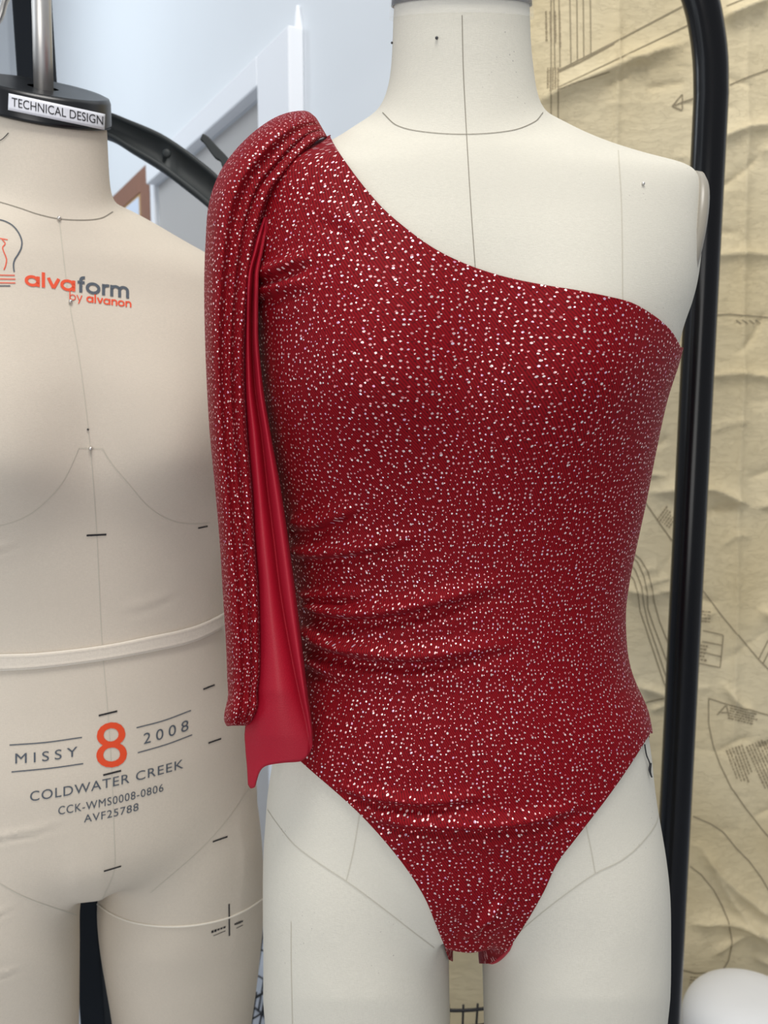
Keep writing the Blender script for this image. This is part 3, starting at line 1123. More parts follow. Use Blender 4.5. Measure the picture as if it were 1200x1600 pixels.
def clip_mesh(v, t, g, extra):
    ins = g >= 0
    c = ins[t].sum(1)
    full = t[c == 3]
    out = [full]
    part = t[(c == 1) | (c == 2)]
    if len(part):
        nv = [v]; ng = len(v); nx = [extra]
        cache = {}
        addv, adde = [], []
        tri = []
        def cut(i, j):
            key = (min(i, j), max(i, j))
            if key not in cache:
                u = g[i] / (g[i] - g[j])
                addv.append(v[i] + u * (v[j] - v[i]))
                adde.append(extra[i] + u * (extra[j] - extra[i]))
                cache[key] = len(v) + len(addv) - 1
            return cache[key]
        for a in part:
            s = ins[a]
            if s.sum() == 1:
                k = int(np.argmax(s))
                i, j, l = a[k], a[(k + 1) % 3], a[(k + 2) % 3]
                tri.append((i, cut(i, j), cut(i, l)))
            else:
                k = int(np.argmin(s))
                o, j, l = a[k], a[(k + 1) % 3], a[(k + 2) % 3]
                cj, cl = cut(j, o), cut(l, o)
                tri.append((j, l, cl)); tri.append((j, cl, cj))
        v = np.concatenate([v, np.array(addv)])
        extra = np.concatenate([extra, np.array(adde)])
        out.append(np.array(tri))
    return v, np.concatenate(out), extra


# cloth coordinates: distance round the body and height
ringc = np.interp(gv[:, 2], zr[::-1], cx[::-1])
ringa = np.interp(gv[:, 2], zr[::-1], ((xR - xL) / 2)[::-1])
phi = np.arctan2((gv[:, 0] - ringc) / ringa, -(gv[:, 1] - YC) / 0.1)
tabp = np.linspace(-math.pi, math.pi, 721)
arc = np.concatenate([[0], np.cumsum(np.sqrt((0.165 * np.cos(tabp[:-1]))**2 + (0.1 * np.sin(tabp[:-1]))**2) * np.diff(tabp))])
arc -= arc[360]
wcr = np.clip((gq[:, 1] - 1370) / 70, 0, 1) * np.clip(1.6 - np.abs(gq[:, 0] - 730) / 80, 0, 1)
fab = np.stack([np.interp(phi, tabp, arc) * (1 - wcr) + wcr * (gv[:, 0] - ringc), gv[:, 2] - wcr * 0.8 * np.clip(gv[:, 1] - YC + 0.07, 0, 1), np.zeros(len(gv))], 1)
cv, ct, cfab = clip_mesh(gv, gt, g, fab)
cv, ct, cfab = compact(cv, ct, (cfab,))
# keep the largest island
def islands(nv, t):
    par = np.arange(nv)
    e = np.concatenate([t[:, [0, 1]], t[:, [1, 2]]])
    lab = np.arange(nv)
    while True:
        new = lab.copy()
        np.minimum.at(new, e[:, 0], lab[e[:, 1]])
        np.minimum.at(new, e[:, 1], lab[e[:, 0]])
        new = new[new]
        if (new == lab).all():
            return lab
        lab = new
lab = islands(len(cv), ct)
big = np.bincount(lab).argmax()
ct = ct[lab[ct[:, 0]] == big]
cv, ct, cfab = compact(cv, ct, (cfab,))


def set_fab(o, fabv):
    at = o.data.attributes.new('fab', 'FLOAT_VECTOR', 'POINT')
    at.data.foreach_set('vector', np.asarray(fabv, float).reshape(-1))


bod = mesh_obj('bodice', cv, ct, M['glitter'], suit)
set_fab(bod, cfab)
so = bod.modifiers.new('t', 'SOLIDIFY'); so.thickness = 0.0009; so.offset = -1


def grid_obj(name, G, mat, parent, thick, fabv=None, closed=False, offset=-1, label=None):
    R_, C_ = G.shape[:2]
    f = []
    cc = C_ if closed else C_ - 1
    for r in range(R_ - 1):
        for c in range(cc):
            c2 = (c + 1) % C_
            f.append((r * C_ + c, (r + 1) * C_ + c, (r + 1) * C_ + c2, r * C_ + c2))
    if closed:
        f.append(tuple(range(C_)))
        f.append(tuple((R_ - 1) * C_ + c for c in range(C_))[::-1])
    o = mesh_obj(name, G.reshape(-1, 3), f, mat, parent, label=label)
    if fabv is not None:
        set_fab(o, fabv.reshape(-1, 3))
    if thick:
        s = o.modifiers.new('t', 'SOLIDIFY'); s.thickness = thick; s.offset = offset
    return o


# draped sash: cross sections from the shoulder knot to the hem
SEC = [  # left px,py  right px,py   depth of the front of the fold, how far it reaches back
    (500, 194, 509, 210, .764, .016), (492, 182, 511, 213, .748, .030), (476, 173, 510, 214, .734, .050), (440, 179, 498, 218, .714, .072), (404, 200, 476, 238, .699, .085), (368, 234, 452, 266, .690, .090),
    (342, 272, 428, 296, .684, .092), (326, 320, 411, 338, .680, .092), (321, 380, 399, 384, .676, .090), (319, 440, 391, 440, .674, .088), (320, 520, 384, 520, .672, .085),
    (323, 600, 383, 600, .672, .080), (328, 681, 387, 681, .672, .075), (336, 763, 394, 763, .672, .070), (343, 844, 398, 844, .671, .066), (348, 925, 404, 925, .670, .060), (353, 1006, 406, 1006, .668, .056),
    (355, 1060, 406, 1056, .668, .052), (356, 1088, 402, 1082, .667, .050), (351, 1112, 403, 1100, .664, .054), (350, 1124, 400, 1112, .664, .054), (354, 1134, 392, 1128, .668, .044), (360, 1134, 384, 1134, .676, .02)]
# section outline: fraction across, depth fraction (0 front .. 1 back)
OUT = [(0.0, .55), (.05, .30), (.16, .10), (.28, .02), (.36, .00), (.43, .04), (.52, .08), (.60, .06), (.68, .07), (.715, .115), (.75, .08), (.84, .05), (.92, .05), (.985, .14), (1.0, .26), (.93, .40), (.80, .48), (.5, .62), (.2, .8), (.06, .78)]
OUTC = np.array(OUT + [OUT[0]])
oc = smooth_poly(OUTC, 97)[:-1]
secs = np.array(SEC, float)
secd = smooth_poly(np.concatenate([secs[:, :4], secs[:, 4:] * 1000], 1), 240)
G = np.zeros((len(secd), len(oc), 3))
for i, s in enumerate(secd):
    mid = 0.5 + 0.5 * math.sin(i * 0.02)
    wob = oc.copy()
    k = i / (len(secd) - 1)
    core = 4 * oc[:, 0] * (1 - oc[:, 0])
    wob[:, 0] = oc[:, 0] + core * 0.05 * math.sin(i * 0.028 + 1.0)
    pxs = s[0] + wob[:, 0] * (s[2] - s[0])
    pys = s[1] + wob[:, 0] * (s[3] - s[1])
    Y = (s[4] + wob[:, 1] * s[5]) / 1000.0
    G[i] = P(pxs, pys, Y)
wlen = np.concatenate([[0], np.cumsum(np.linalg.norm(np.diff(G[:, 20], axis=0), axis=1))])
ulen = np.concatenate([[0], np.cumsum(np.linalg.norm(np.diff(G[120], axis=0), axis=1))])
fabs_ = np.zeros_like(G)
fabs_[..., 0] = ulen[None, :] + 0.7
fabs_[..., 1] = -wlen[:, None]
sash = grid_obj('sash', G[:, ::-1], M['glitter'], suit, 0, fabs_[:, ::-1], closed=True)

# plain lining folded out beside it
LN = [  # py, left px, right px, crease px
    (340, 412, 419, 417), (365, 402, 416, 411), (390, 395, 412, 405), (431, 384, 405, 396), (515, 379, 404, 394), (600, 378, 411, 398), (681, 382, 424, 409), (763, 388, 439, 418), (844, 392, 451, 428),
    (925, 398, 462, 438), (1006, 398, 472, 452), (1088, 394, 482, 469), (1124, 385, 487, 478), (1150, 382, 489.5, 483), (1165, 383, 489, 485), (1180, 384, 486, 484), (1195, 385.5, 482, 480), (1240, 388, 470, 470)]
pyl = np.array([r[0] for r in LN], float)
U = np.concatenate([np.linspace(0, 1, 61)])
botu = pchip([0, .05, .1, .14, .18, .24, .34, .6, .85, .93, .975, 1.0], [1226, 1232, 1231, 1220, 1209, 1201, 1196, 1192, 1190, 1184, 1176, 1165], U)
NR = 170
G = np.zeros((NR, len(U), 3))
for j, u in enumerate(U):
    py = 340 + (botu[j] - 340) * np.linspace(0, 1, NR)
    Lp, Rp, Cp = (pchip(pyl, [r[k_] for r in LN], py) for k_ in (1, 2, 3))
    pxs = Lp + u * (Rp - Lp)
    uc = (Cp - Lp) / (Rp - Lp)
    # fold shape: broad fold, sharp crease, small roll at the right edge
    left = np.clip(u / uc, 0, 1)
    right = np.clip((u - uc) / (1 - uc + 1e-6), 0, 1)
    ridge = np.where(u < uc, np.sin(math.pi * (0.12 + 0.85 * left)), np.sin(math.pi * (0.03 + 0.85 * right)) * 0.8)
    low = np.clip((py - 1080) / 110, 0, 1)
    amp = 0.018 * (1 - 0.55 * low) * np.clip((py - 330) / 120, 0.25, 1)
    Y0 = np.interp(py, [340, 430, 600, 800, 1000, 1150, 1240], [.690, .684, .683, .680, .672, .664, .664])
    curl = 0.010 * np.clip((u - 0.93) / 0.07, 0, 1) ** 2
    back = 0.019 * (1 - u) ** 1.5 * np.clip((py - 380) / 120, 0, 1)
    G[:, j] = P(pxs, py, Y0 - amp * ridge + curl * (1 - low * .3) + 0.004 + back)
fold_l = grid_obj('sash_lining', G, M['lining'], sash, 0.0016, label='plain red satin lining turned out beside the glitter sash')

# piped hem edge at the gusset's right side
gp = []
for a in smooth_poly([(800, 1474), (788, 1490), (776, 1500), (766, 1503), (756, 1499)], 24):
    d = ray(*a)
    loc, n, i_, ds_ = mbvh.ray_cast(Vector(CAM), d)
    if loc is not None:
        gp.append(np.array(loc) - np.array(d) * 0.004)
if len(gp) > 3:
    b = MB(); b.tube(np.array(gp), np.interp(np.linspace(0, 1, len(gp)), [0, .2, .8, 1], [.0008, .002, .002, .001]), 8)
    b.build('hem_edge', M['lining'], suit)

# ------------------------------------------------------------------ the linen form on the left
YL = 0.92
YAW = math.radians(29)
CY, SY = math.cos(YAW), math.sin(YAW)
CFP = [(80, 76), (200, 86), (300, 90), (341, 92), (465, 107), (562, 124), (701, 141), (836, 151), (1000, 159), (1110, 167), (1200, 174), (1300, 178), (1360, 178), (1420, 172)]
SILL = [(120, 167), (200, 168), (250, 170), (300, 173.5), (318, 178), (330, 190), (345, 222), (362, 256), (380, 291), (400, 330), (420, 362), (436, 380), (460, 388), (520, 392), (600, 386), (700, 383), (760, 380), (850, 364),
        (930, 352), (980, 352), (1040, 363), (1100, 378), (1170, 392), (1230, 402), (1300, 410), (1360, 413), (1420, 413)]
DL = [(120, .056, .058, 2.0, .42), (200, .056, .060, 2.0, .44), (290, .060, .068, 2.0, .45), (325, .068, .080, 2.1, .45), (380, .076, .088, 2.2, .25), (440, .083, .092, 2.3, .12), (520, .096, .095, 2.4, .03), (620, .108, .096, 2.4, 0),
      (720, .110, .095, 2.3, 0), (820, .100, .090, 2.3, 0), (960, .093, .086, 2.3, 0), (1060, .100, .094, 2.35, 0), (1180, .110, .106, 2.4, 0), (1300, .112, .112, 2.4, 0), (1420, .100, .108, 2.3, 0)]
rl = np.concatenate([np.linspace(170, 300, 20), np.linspace(306, 450, 44), np.linspace(458, 1274, 76)])
zL = P(np.full_like(rl, 600), rl, YL)[:, 2]
aL_ = np.interp(rl, [120, 300, 340, 430, 600, 930, 1300], [.058, .06, .1, .19, .17, .135, .17])
cxL = P(pchip(*tab(CFP, 1), rl), rl, YL)[:, 0]


def depl(k):
    return pchip(*tab(DL, k), rl)


def rot_form(pts, cxs):
    """local (x,y about the axis) -> world, turned by YAW about the ring centre."""
    x, y = pts[..., 0], pts[..., 1]
    out = pts.copy()
    out[..., 0] = cxs + x * CY - y * SY
    out[..., 1] = YL + x * SY + y * CY
    return out


def bust_l(p, zc):
    x, y, z = p[..., 0], p[..., 1], p[..., 2]
    front = np.clip(-y / 0.06, 0, 1)
    add = np.zeros_like(x)
    for sgn in (-1, 1):
        dx = (x - sgn * 0.084) / 0.062
        dzz = z - zc
        dzz = np.where(dzz < 0, dzz / 0.056, dzz / 0.09)
        add = np.maximum(add, 0.028 * np.exp(-(dx**2 + dzz**2)))
    return add * front


zcb = P(100, 700, 0.83)[2]
for it in range(9):
    loc_ = loft(zL, np.zeros_like(rl), np.zeros_like(rl), aL_, aL_, depl(1), depl(2), depl(3), depl(4))
    locb = loc_.copy()
    W = rot_form(loc_, cxL[:, None])
    q = proj(W)
    ext = q[..., 0].max(1)
    idx = q[..., 0].argmax(1)
    pyx = q[np.arange(len(rl)), idx, 1]
    aL_ = np.clip(aL_ + 0.7 * (pchip(*tab(SILL, 1), pyx) - ext) * YL / F, 0.03, 0.24)
    kf = np.argmin(abs(TH - 1.5 * math.pi))
    cfq = q[:, kf]
    cxL = cxL + 0.6 * (pchip(*tab(CFP, 1), cfq[:, 1]) - cfq[:, 0]) * YL / F
    cxL = np.convolve(np.pad(cxL, 3, mode='edge'), np.ones(7) / 7, 'valid')
loc_[..., 1] -= bust_l(loc_, zcb)
# belly below, closing to the crotch
rlo = np.linspace(1280, 1348, 18)
zlo = P(np.full_like(rlo, 600), rlo, YL)[:, 2]
kk = (rlo - 1272) / 78
wlo = np.sqrt(np.clip(1 - kk**1.6, 0.05, 1))
o1 = np.ones_like(rlo)
loc2 = loft(zlo, 0 * o1, 0 * o1, aL_[-1] * wlo * .97, aL_[-1] * wlo * .97, depl(1)[-1] * (1 - .25 * kk**2), depl(2)[-1] * (1 - .2 * kk**2), 2.3 * o1, 0 * o1)
Wt = np.concatenate([rot_form(loc_, cxL[:, None]), rot_form(loc2, np.full((len(rlo), 1), cxL[-1]))])


def leg_l(sgn, zs, off, a, bf, bb, lean):
    n = len(zs)
    L = loft(zs, np.zeros(n), np.zeros(n), a, a, bf, bb, np.full(n, 2.1), np.zeros(n))
    L[..., 0] += sgn * off[:, None]
    return rot_form(L, cxL[-1] + lean[:, None])


z_top = P(600, 1190, YL)[2]
z_c = P(600, 1336, YL)[2]
z_b = 0.42
zs = np.linspace(z_top, z_b, 70)
kz = (z_top - zs) / (z_top - z_c)         # 0 at top, 1 at crotch level
down = np.clip((z_c - zs) / (z_c - z_b), 0, 1)
offR = np.interp(kz, [0, 1, 5], [.086, .0895, .090])
aLeg = np.interp(kz, [0, .4, 1, 1.6, 2.2, 5], [.06, .078, .0795, .0765, .070, .05])
bfl = np.interp(kz, [0, .4, 1, 1.6, 2.2, 5], [.06, .095, .100, .092, .082, .055])
bbl = np.interp(kz, [0, .4, 1, 2, 5], [.07, .10, .105, .085, .06])
OUTL = [(1200, 394), (1300, 408), (1360, 412), (1420, 413), (1460, 410), (1520, 404), (1600, 393), (1700, 378), (1900, 350)]
INL = [(1400, 149), (1440, 151), (1480, 155), (1540, 165), (1600, 175), (1700, 186), (1900, 205)]
for it in range(8):
    Wr = leg_l(1, zs, offR, aLeg, bfl, bbl, down * 0.0)
    q = proj(Wr)
    n_ = np.arange(len(zs))
    iR, iL = q[..., 0].argmax(1), q[..., 0].argmin(1)
    eR = pchip(*tab(OUTL, 1), q[n_, iR, 1]) - q[n_, iR, 0]
    eL = pchip(*tab(INL, 1), q[n_, iL, 1]) - q[n_, iL, 0]
    okR = (q[n_, iR, 1] > 1230) & (q[n_, iR, 1] < 1800)
    okL = (q[n_, iL, 1] > 1405) & (q[n_, iL, 1] < 1800)
    mR = np.where(okR, eR, 0) * YL / F
    mL = np.where(okL, eL, 0) * YL / F
    offR = offR + 0.35 * (mR + mL)
    aLeg = np.clip(aLeg + 0.35 * (mR - mL), .03, .11)
    offR = np.convolve(np.pad(offR, 2, mode='edge'), np.ones(5) / 5, 'valid')
    aLeg = np.convolve(np.pad(aLeg, 2, mode='edge'), np.ones(5) / 5, 'valid')
Wr = leg_l(1, zs, offR, aLeg, bfl, bbl, down * 0.0)
offL, aLegL = offR.copy(), aLeg.copy()
INLL = [(1400, 122), (1440, 125), (1600, 124), (1800, 120)]
for it in range(8):
    Wl = leg_l(-1, zs, offL, aLegL, bfl, bbl, down * 0.0)
    q = proj(Wl)
    iR = q[..., 0].argmax(1)
    e = np.where((q[n_, iR, 1] > 1405) & (q[n_, iR, 1] < 1800), pchip(*tab(INLL, 1), q[n_, iR, 1]) - q[n_, iR, 0], 0) * YL / F
    offL = offL - 0.35 * e
    aLegL = np.clip(aLegL + 0.35 * e, .03, .11)
    offL = np.convolve(np.pad(offL, 2, mode='edge'), np.ones(5) / 5, 'valid')
    aLegL = np.convolve(np.pad(aLegL, 2, mode='edge'), np.ones(5) / 5, 'valid')
Wl = leg_l(-1, zs, offL, aLegL, bfl, bbl, down * 0.0)
LV, LT = union_remesh([Wt, Wr, Wl], 0.0042, 24)
_q = proj(LV)
_w = np.clip((_q[:, 1] - 1250) / 50, 0, 1) * np.clip((1500 - _q[:, 1]) / 40, 0, 1) * (LV[:, 1] < YL - .01)
_w *= np.clip((np.abs(_q[:, 0] - 138) - 22) / 16, 0, 1)
LV = laplace(LV, LT, 90, 0.5 * _w)
LNm = vnormals(LV, LT)
lq = proj(LV)
dl = np.zeros(len(LV))
for pth, amp, w, en in [([(-30, 1318), (20, 1308), (60, 1300), (118, 1284)], .0016, 6, (.1, .5)), ([(-30, 1440), (5, 1428), (32, 1413)], .0016, 5, (.1, .6)),
                        ([(-30, 1530), (10, 1523), (48, 1512)], .0014, 5, (.1, .6)), ([(-20, 862), (10, 857), (40, 848)], .0016, 6, (.1, .6)),
                        ([(180, 960), (230, 950), (290, 925)], .0008, 9, (.4, .4))]:
    dl += wrinkle(lq, pth, amp, w, en)
LV = LV + LNm * np.where((LNm[:, 1] < 0.1), dl, 0)[:, None]
lbvh = BVHTree.FromPolygons([Vector(v) for v in LV], [tuple(map(int, t)) for t in LT])
LFC = (float(cxL[-1]), YL, 0.0)
form2 = thing('dress_form', 'natural linen dress form with printed logo, black neck cap and orange number 8', 'dress form', LFC)
mesh_obj('body', LV, LT, M['cloth_left'], form2)

# neck cap: black band with a rim, tilted with the neck top
top = rot_form(loc_, cxL[:, None])
axis_c = top.mean(1)


def cap_ring(i, grow, dz):
    r0 = top[i]
    d = r0 - axis_c[i]
    d[:, 2] = 0
    return r0 + d / (np.linalg.norm(d, axis=1, keepdims=True) + 1e-9) * grow + np.array([0, 0, dz])


def row_at(py):
    return int(np.argmin(abs(rl - py)))


# the cap's height follows the sight lines of its upper and lower edge
i_lo = row_at(173)
z_lo = zL[i_lo]
hcap = 0.0205
rings = [cap_ring(i_lo, 0.0005, -0.0075), cap_ring(i_lo, 0.0035, -0.0075), cap_ring(i_lo, 0.0040, -0.0045), cap_ring(i_lo, 0.0040, hcap - .005), cap_ring(i_lo, 0.0025, hcap - .001), cap_ring(i_lo, -0.001, hcap)]
top0 = cap_ring(i_lo, -0.001, hcap)
for f_, h_ in ((.9, -.0004), (.6, -.0006), (.25, -.0006)):
    rings.append(axis_c[i_lo] + np.array([0, 0, hcap + h_]) + (top0 - axis_c[i_lo] - np.array([0, 0, hcap])) * f_)
capv = np.concatenate(rings)
Mn = len(TH)
capf = [(i * Mn + k_, (i + 1) * Mn + k_, (i + 1) * Mn + (k_ + 1) % Mn, i * Mn + (k_ + 1) % Mn) for i in range(len(rings) - 1) for k_ in range(Mn)]
capf.append(tuple((len(rings) - 1) * Mn + k_ for k_ in range(Mn)))
capf = [t[::-1] for t in capf]
cap = mesh_obj('neck_cap', capv, capf, M['black_plastic'], form2)
cbvh = BVHTree.FromPolygons([Vector(v) for v in capv], capf)
cc = axis_c[i_lo] + np.array([0, 0, hcap])
b = MB(); kp = P(83, 146, YL + .012); b.tube([kp + (0, 0, -.02), kp + (0, 0, .002), kp + (0, 0, .004)], [0.0035, 0.0035, 0.002], 12); b.build('cap_knob', M['black_plastic'], form2)


def quad_fn(TL, TR, BL, BR, sag=0.0):
    TL, TR, BL, BR = map(np.array, (TL, TR, BL, BR))
    def fn(u, v):
        u, v = np.asarray(u)[:, None], np.asarray(v)[:, None]
        bot, tp_ = BL + (BR - BL) * u, TL + (TR - TL) * u
        p = bot + (tp_ - bot) * v
        p[:, 1] += (4 * u * (1 - u))[:, 0] * sag
        return p
    return fn


def on_surface(bvh, q, off):
    out = np.zeros((len(q), 3))
    ok = np.zeros(len(q), bool)
    for i, a in enumerate(q):
        p, n = surf(bvh, *a)
        if p is not None:
            out[i] = p + n * off
            ok[i] = True
    return out, ok


def text_mesh(txt, bold=0.0, spacing=1.0):
    cu = bpy.data.curves.new('t', 'FONT')
    cu.body = txt
    cu.size = 1.0
    cu.offset = bold
    cu.space_character = spacing
    cu.resolution_u = 4
    o = bpy.data.objects.new('t', cu)
    COL.objects.link(o)
    dg = bpy.context.evaluated_depsgraph_get()
    me = bpy.data.meshes.new_from_object(o.evaluated_get(dg))
    bpy.data.objects.remove(o)
    bm = bmesh.new(); bm.from_mesh(me)
    bmesh.ops.triangulate(bm, faces=bm.faces)
    for _ in range(3):
        le = [e for e in bm.edges if e.calc_length() > 0.14]
        if not le: break
        bmesh.ops.subdivide_edges(bm, edges=le, cuts=1)
        bmesh.ops.triangulate(bm, faces=[f for f in bm.faces if len(f.verts) > 3])
    v = np.array([x.co[:] for x in bm.verts])
    f = [tuple(x.index for x in fc.verts) for fc in bm.faces]
    bm.free()
    return v[:, :2], f


def put_text(mbx, bvh, txt, fn, off=0.0006, bold=0.0, spacing=1.0, cap=None):
    v, f = text_mesh(txt, bold, spacing)
    x0, x1 = v[:, 0].min(), v[:, 0].max()
    y0, y1 = (v[:, 1].min(), v[:, 1].max()) if cap is None else cap
    q = fn((v[:, 0] - x0) / (x1 - x0), (v[:, 1] - y0) / (y1 - y0))
    p, ok = on_surface(bvh, q, off)
    mbx.add(p, [t for t in f if all(ok[list(t)])])


def patch(mbx, bvh, fn, nu, nv, off):
    u, v = np.meshgrid(np.linspace(0, 1, nu), np.linspace(0, 1, nv))
    p, ok = on_surface(bvh, fn(u.ravel(), v.ravel()), off)
    f = [(r * nu + c, r * nu + c + 1, (r + 1) * nu + c + 1, (r + 1) * nu + c) for r in range(nv - 1) for c in range(nu - 1)]
    mbx.add(p, [t for t in f if all(ok[list(t)])])


# cap label
CAPQ = ((14, 146), (163.5, 178.5), (13, 172), (162.5, 203))
mb = MB(); patch(mb, cbvh, quad_fn(*CAPQ), 40, 6, 0.0006)
lab_o = mb.build('name_label', M['label'], form2, label='white paper label reading TECHNICAL DESIGN')
so = lab_o.modifiers.new('t', 'SOLIDIFY'); so.thickness = 0.0003; so.offset = -1
mb = MB(); put_text(mb, cbvh, 'TECHNICAL DESIGN', quad_fn((19, 152.5), (160, 182), (19, 166.5), (160, 195.5)), 0.0009)
mb.build('label_lettering', M['ink_black'], lab_o, smooth=False)

# printed lettering
mb = MB()
put_text(mb, lbvh, 'MISSY', quad_fn((24, 1177), (121, 1166), (24, 1193), (121, 1181), 2), spacing=1.5)
put_text(mb, lbvh, '2008', quad_fn((224, 1146), (294, 1124), (224, 1163), (294, 1141), 1), spacing=1.5)
put_text(mb, lbvh, 'COLDWATER CREEK', quad_fn((47, 1236.5), (286, 1186), (47, 1252), (286, 1200), 5), spacing=1.1)
put_text(mb, lbvh, 'CCK-WMS0008-0806', quad_fn((91, 1260), (255, 1224), (91, 1273), (255, 1236), 3), spacing=1.1)
put_text(mb, lbvh, 'AVF25788', quad_fn((131, 1273), (216, 1254), (131, 1285), (216, 1266), 1.5), spacing=1.1)
for p in ([(15, 1164), (70, 1160), (128, 1152)], [(18, 1206), (80, 1200), (130, 1193)], [(213, 1137), (255, 1126), (298, 1110)], [(215, 1176), (260, 1163), (300, 1148)]):
    v, f = ribbon(lbvh, p, 1.6, 0.0005); mb.add(v, f)
mb.build('printed_lettering', M['ink_grey'], form2, smooth=False)
mb = MB(); put_text(mb, lbvh, '8', quad_fn((148.5, 1131), (196, 1126), (151, 1201), (199, 1197)))
mb.build('printed_number', M['ink_orange'], form2, smooth=False)


# logo in round geometric strokes: x across in x-heights, y up
def arcp(cx_, cy_, r, a0, a1, n=18):
    a = np.radians(np.linspace(a0, a1, n))
    return [(cx_ + r * math.cos(t), cy_ + r * math.sin(t)) for t in a]


def glyph(c):
    if c == 'a': return [arcp(.5, .5, .41, 0, 360, 26), [(.93, .0), (.93, 1.0)]], 1.18
    if c == 'o': return [arcp(.5, .5, .41, 0, 360, 26)], 1.12
    if c == 'l': return [[(.12, 0), (.12, 1.45)]], .42
    if c == 'v': return [[(.05, 1.0), (.42, .06)], [(.79, 1.0), (.42, .06)]], .92
    if c == 'y': return [[(.05, 1.0), (.42, .06)], [(.79, 1.0), (.28, -.42)]], .92
    if c == 'f': return [[(.25, 0), (.25, 1.12)] + arcp(.5, 1.12, .25, 180, 80, 8), [(.02, .92), (.52, .92)]], .62
    if c == 'r': return [[(.12, 0), (.12, 1.0)], arcp(.42, .6, .30, 180, 70, 10)], .58
    if c == 'm': return [[(.12, 0), (.12, 1.0)], arcp(.40, .63, .28, 180, 0, 12) + [(.68, 0)], arcp(.96, .63, .28, 180, 0, 12) + [(1.24, 0)]], 1.42
    if c == 'n': return [[(.12, 0), (.12, 1.0)], arcp(.45, .6, .33, 180, 0, 12) + [(.78, 0)]], .98
    if c == 'b': return [[(.10, 0), (.10, 1.45)], arcp(.52, .5, .41, 0, 360, 26)], 1.1
    return [], .55


def stroke_text(txt, fn, parts, wpx):
    """parts: list of MB per character"""
    tot = sum(glyph(c)[1] for c in txt)
    x = 0.0
    for c, mbx, w in zip(txt, parts, wpx):
        st, adv = glyph(c)
        for s in st:
            s = np.array(s)
            q = fn((s[:, 0] + x) / tot, s[:, 1])
            v, f = ribbon(lbvh, q, w, 0.0006, 1.0, smooth=False)
            if f: mbx.add(v, f)
        x += adv


mo, mg = MB(), MB()
stroke_text('alvaform', quad_fn((39, 430), (203, 449), (39, 446), (203, 467)), [mo] * 4 + [mg] * 4, [4.4] * 8)
stroke_text('by alvanon', quad_fn((108, 459.5), (206, 472), (108, 469), (206, 481)), [mo] * 10, [1.4] * 3 + [2.3] * 7)
bulb = [(-22, 352), (-10, 345), (0, 344), (10, 347), (20, 353), (29, 364), (34, 377), (33, 388), (28, 398), (23, 406), (21, 414), (22, 425)]
v, f = ribbon(lbvh, bulb, 1.9, 0.0006, 1.5); mg.add(v, f)
v, f = ribbon(lbvh, [(-14, 447), (0, 447), (16, 447)], 1.6, 0.0006); mg.add(v, f)
for p in ([(-18, 372), (0, 373), (12, 375)], [(3, 374), (8, 381), (4, 387), (6, 394), (10, 405), (9, 414), (6, 422)], [(-18, 430), (23, 430.5)], [(-18, 436), (24, 436.5)], [(-18, 442), (24, 442.5)]):
    v, f = ribbon(lbvh, p, 1.4, 0.0006, 1.5); mo.add(v, f)
mo.build('logo_print', M['ink_orange'], form2, smooth=False, label='orange letters and lines of the printed bulb logo')
mg.build('logo_print', M['ink_grey'], form2, smooth=False, label='slate letters and bulb outline of the printed logo')
# drawn marks
for p, w in (([(135, 836.5), (166, 835)], 3), ([(309, 825), (324, 822)], 2.6), ([(154, 1118), (183, 1111)], 2.6), ([(161, 1211), (189, 1204)], 2.6), ([(317, 1077), (335, 1070)], 2.4),
             ([(325, 1161), (345, 1154)], 2.4), ([(162, 1361), (189, 1353)], 2.4), ([(332, 1315), (355, 1307)], 2.4), ([(357.5, 1412), (358, 1462)], 2.2)):
    v, f = ribbon(lbvh, p, w, 0.0006)
    if f: mesh_obj('balance_mark', v, f, M['ink_black'], form2, smooth=False)
mb = MB()
for (x0, y0, x1, y1) in ((330, 1456, 352, 1448), (366, 1444, 379, 1439)):
    t = 0.0
    while t < 1:
        a = (x0 + (x1 - x0) * t, y0 + (y1 - y0) * t)
        e = min(1, t + 0.16)
        c_ = (x0 + (x1 - x0) * e, y0 + (y1 - y0) * e)
        v, f = ribbon(lbvh, [a, c_], random.uniform(2.5, 4), 0.0006)
        if f: mb.add(v, f)
        t += 0.21
    v, f = ribbon(lbvh, [(x0 + 3, y0 + 6), (x1, y1 + 6)], 1.0, 0.0006)
    if f: mb.add(v, f)
if mb.n: mb.build('thigh_note', M['ink_black'], form2, smooth=False)
seam_lines(lbvh, form2,
           [[(-20, 312), (0, 316), (30, 325), (60, 335), (92, 342), (130, 344), (158, 341), (176, 331)]],
           [[(92, 342), (107, 465), (124, 562), (141, 701), (151, 836), (159, 1000), (168, 1110), (174, 1200), (178, 1300), (178, 1360), (160, 1405)],
            [(123, 700), (160, 701)], [(160, 701), (175, 725), (200, 755), (230, 790), (260, 810), (290, 818), (328, 817)],
            [(123, 700), (110, 730), (95, 757), (70, 785), (35, 810), (-15, 826)],
            [(400, 1215), (355, 1280), (310, 1330), (235, 1395)], [(-10, 1375), (40, 1402), (120, 1430)]], 1.3, 1.0)
for x, y in ((92, 342), (110, 472), (141, 701)):
    pin(lbvh, x, y, form2, 0.0019)
pin(lbvh, 137, 671, form2, 0.001, M['dark_metal'])
v, f = ribbon(lbvh, [(-6, 222), (4, 218), (14, 208)], 1.2, 0.0008); 
if f: mesh_obj('stitch', v, f, M['ink_black'], form2)
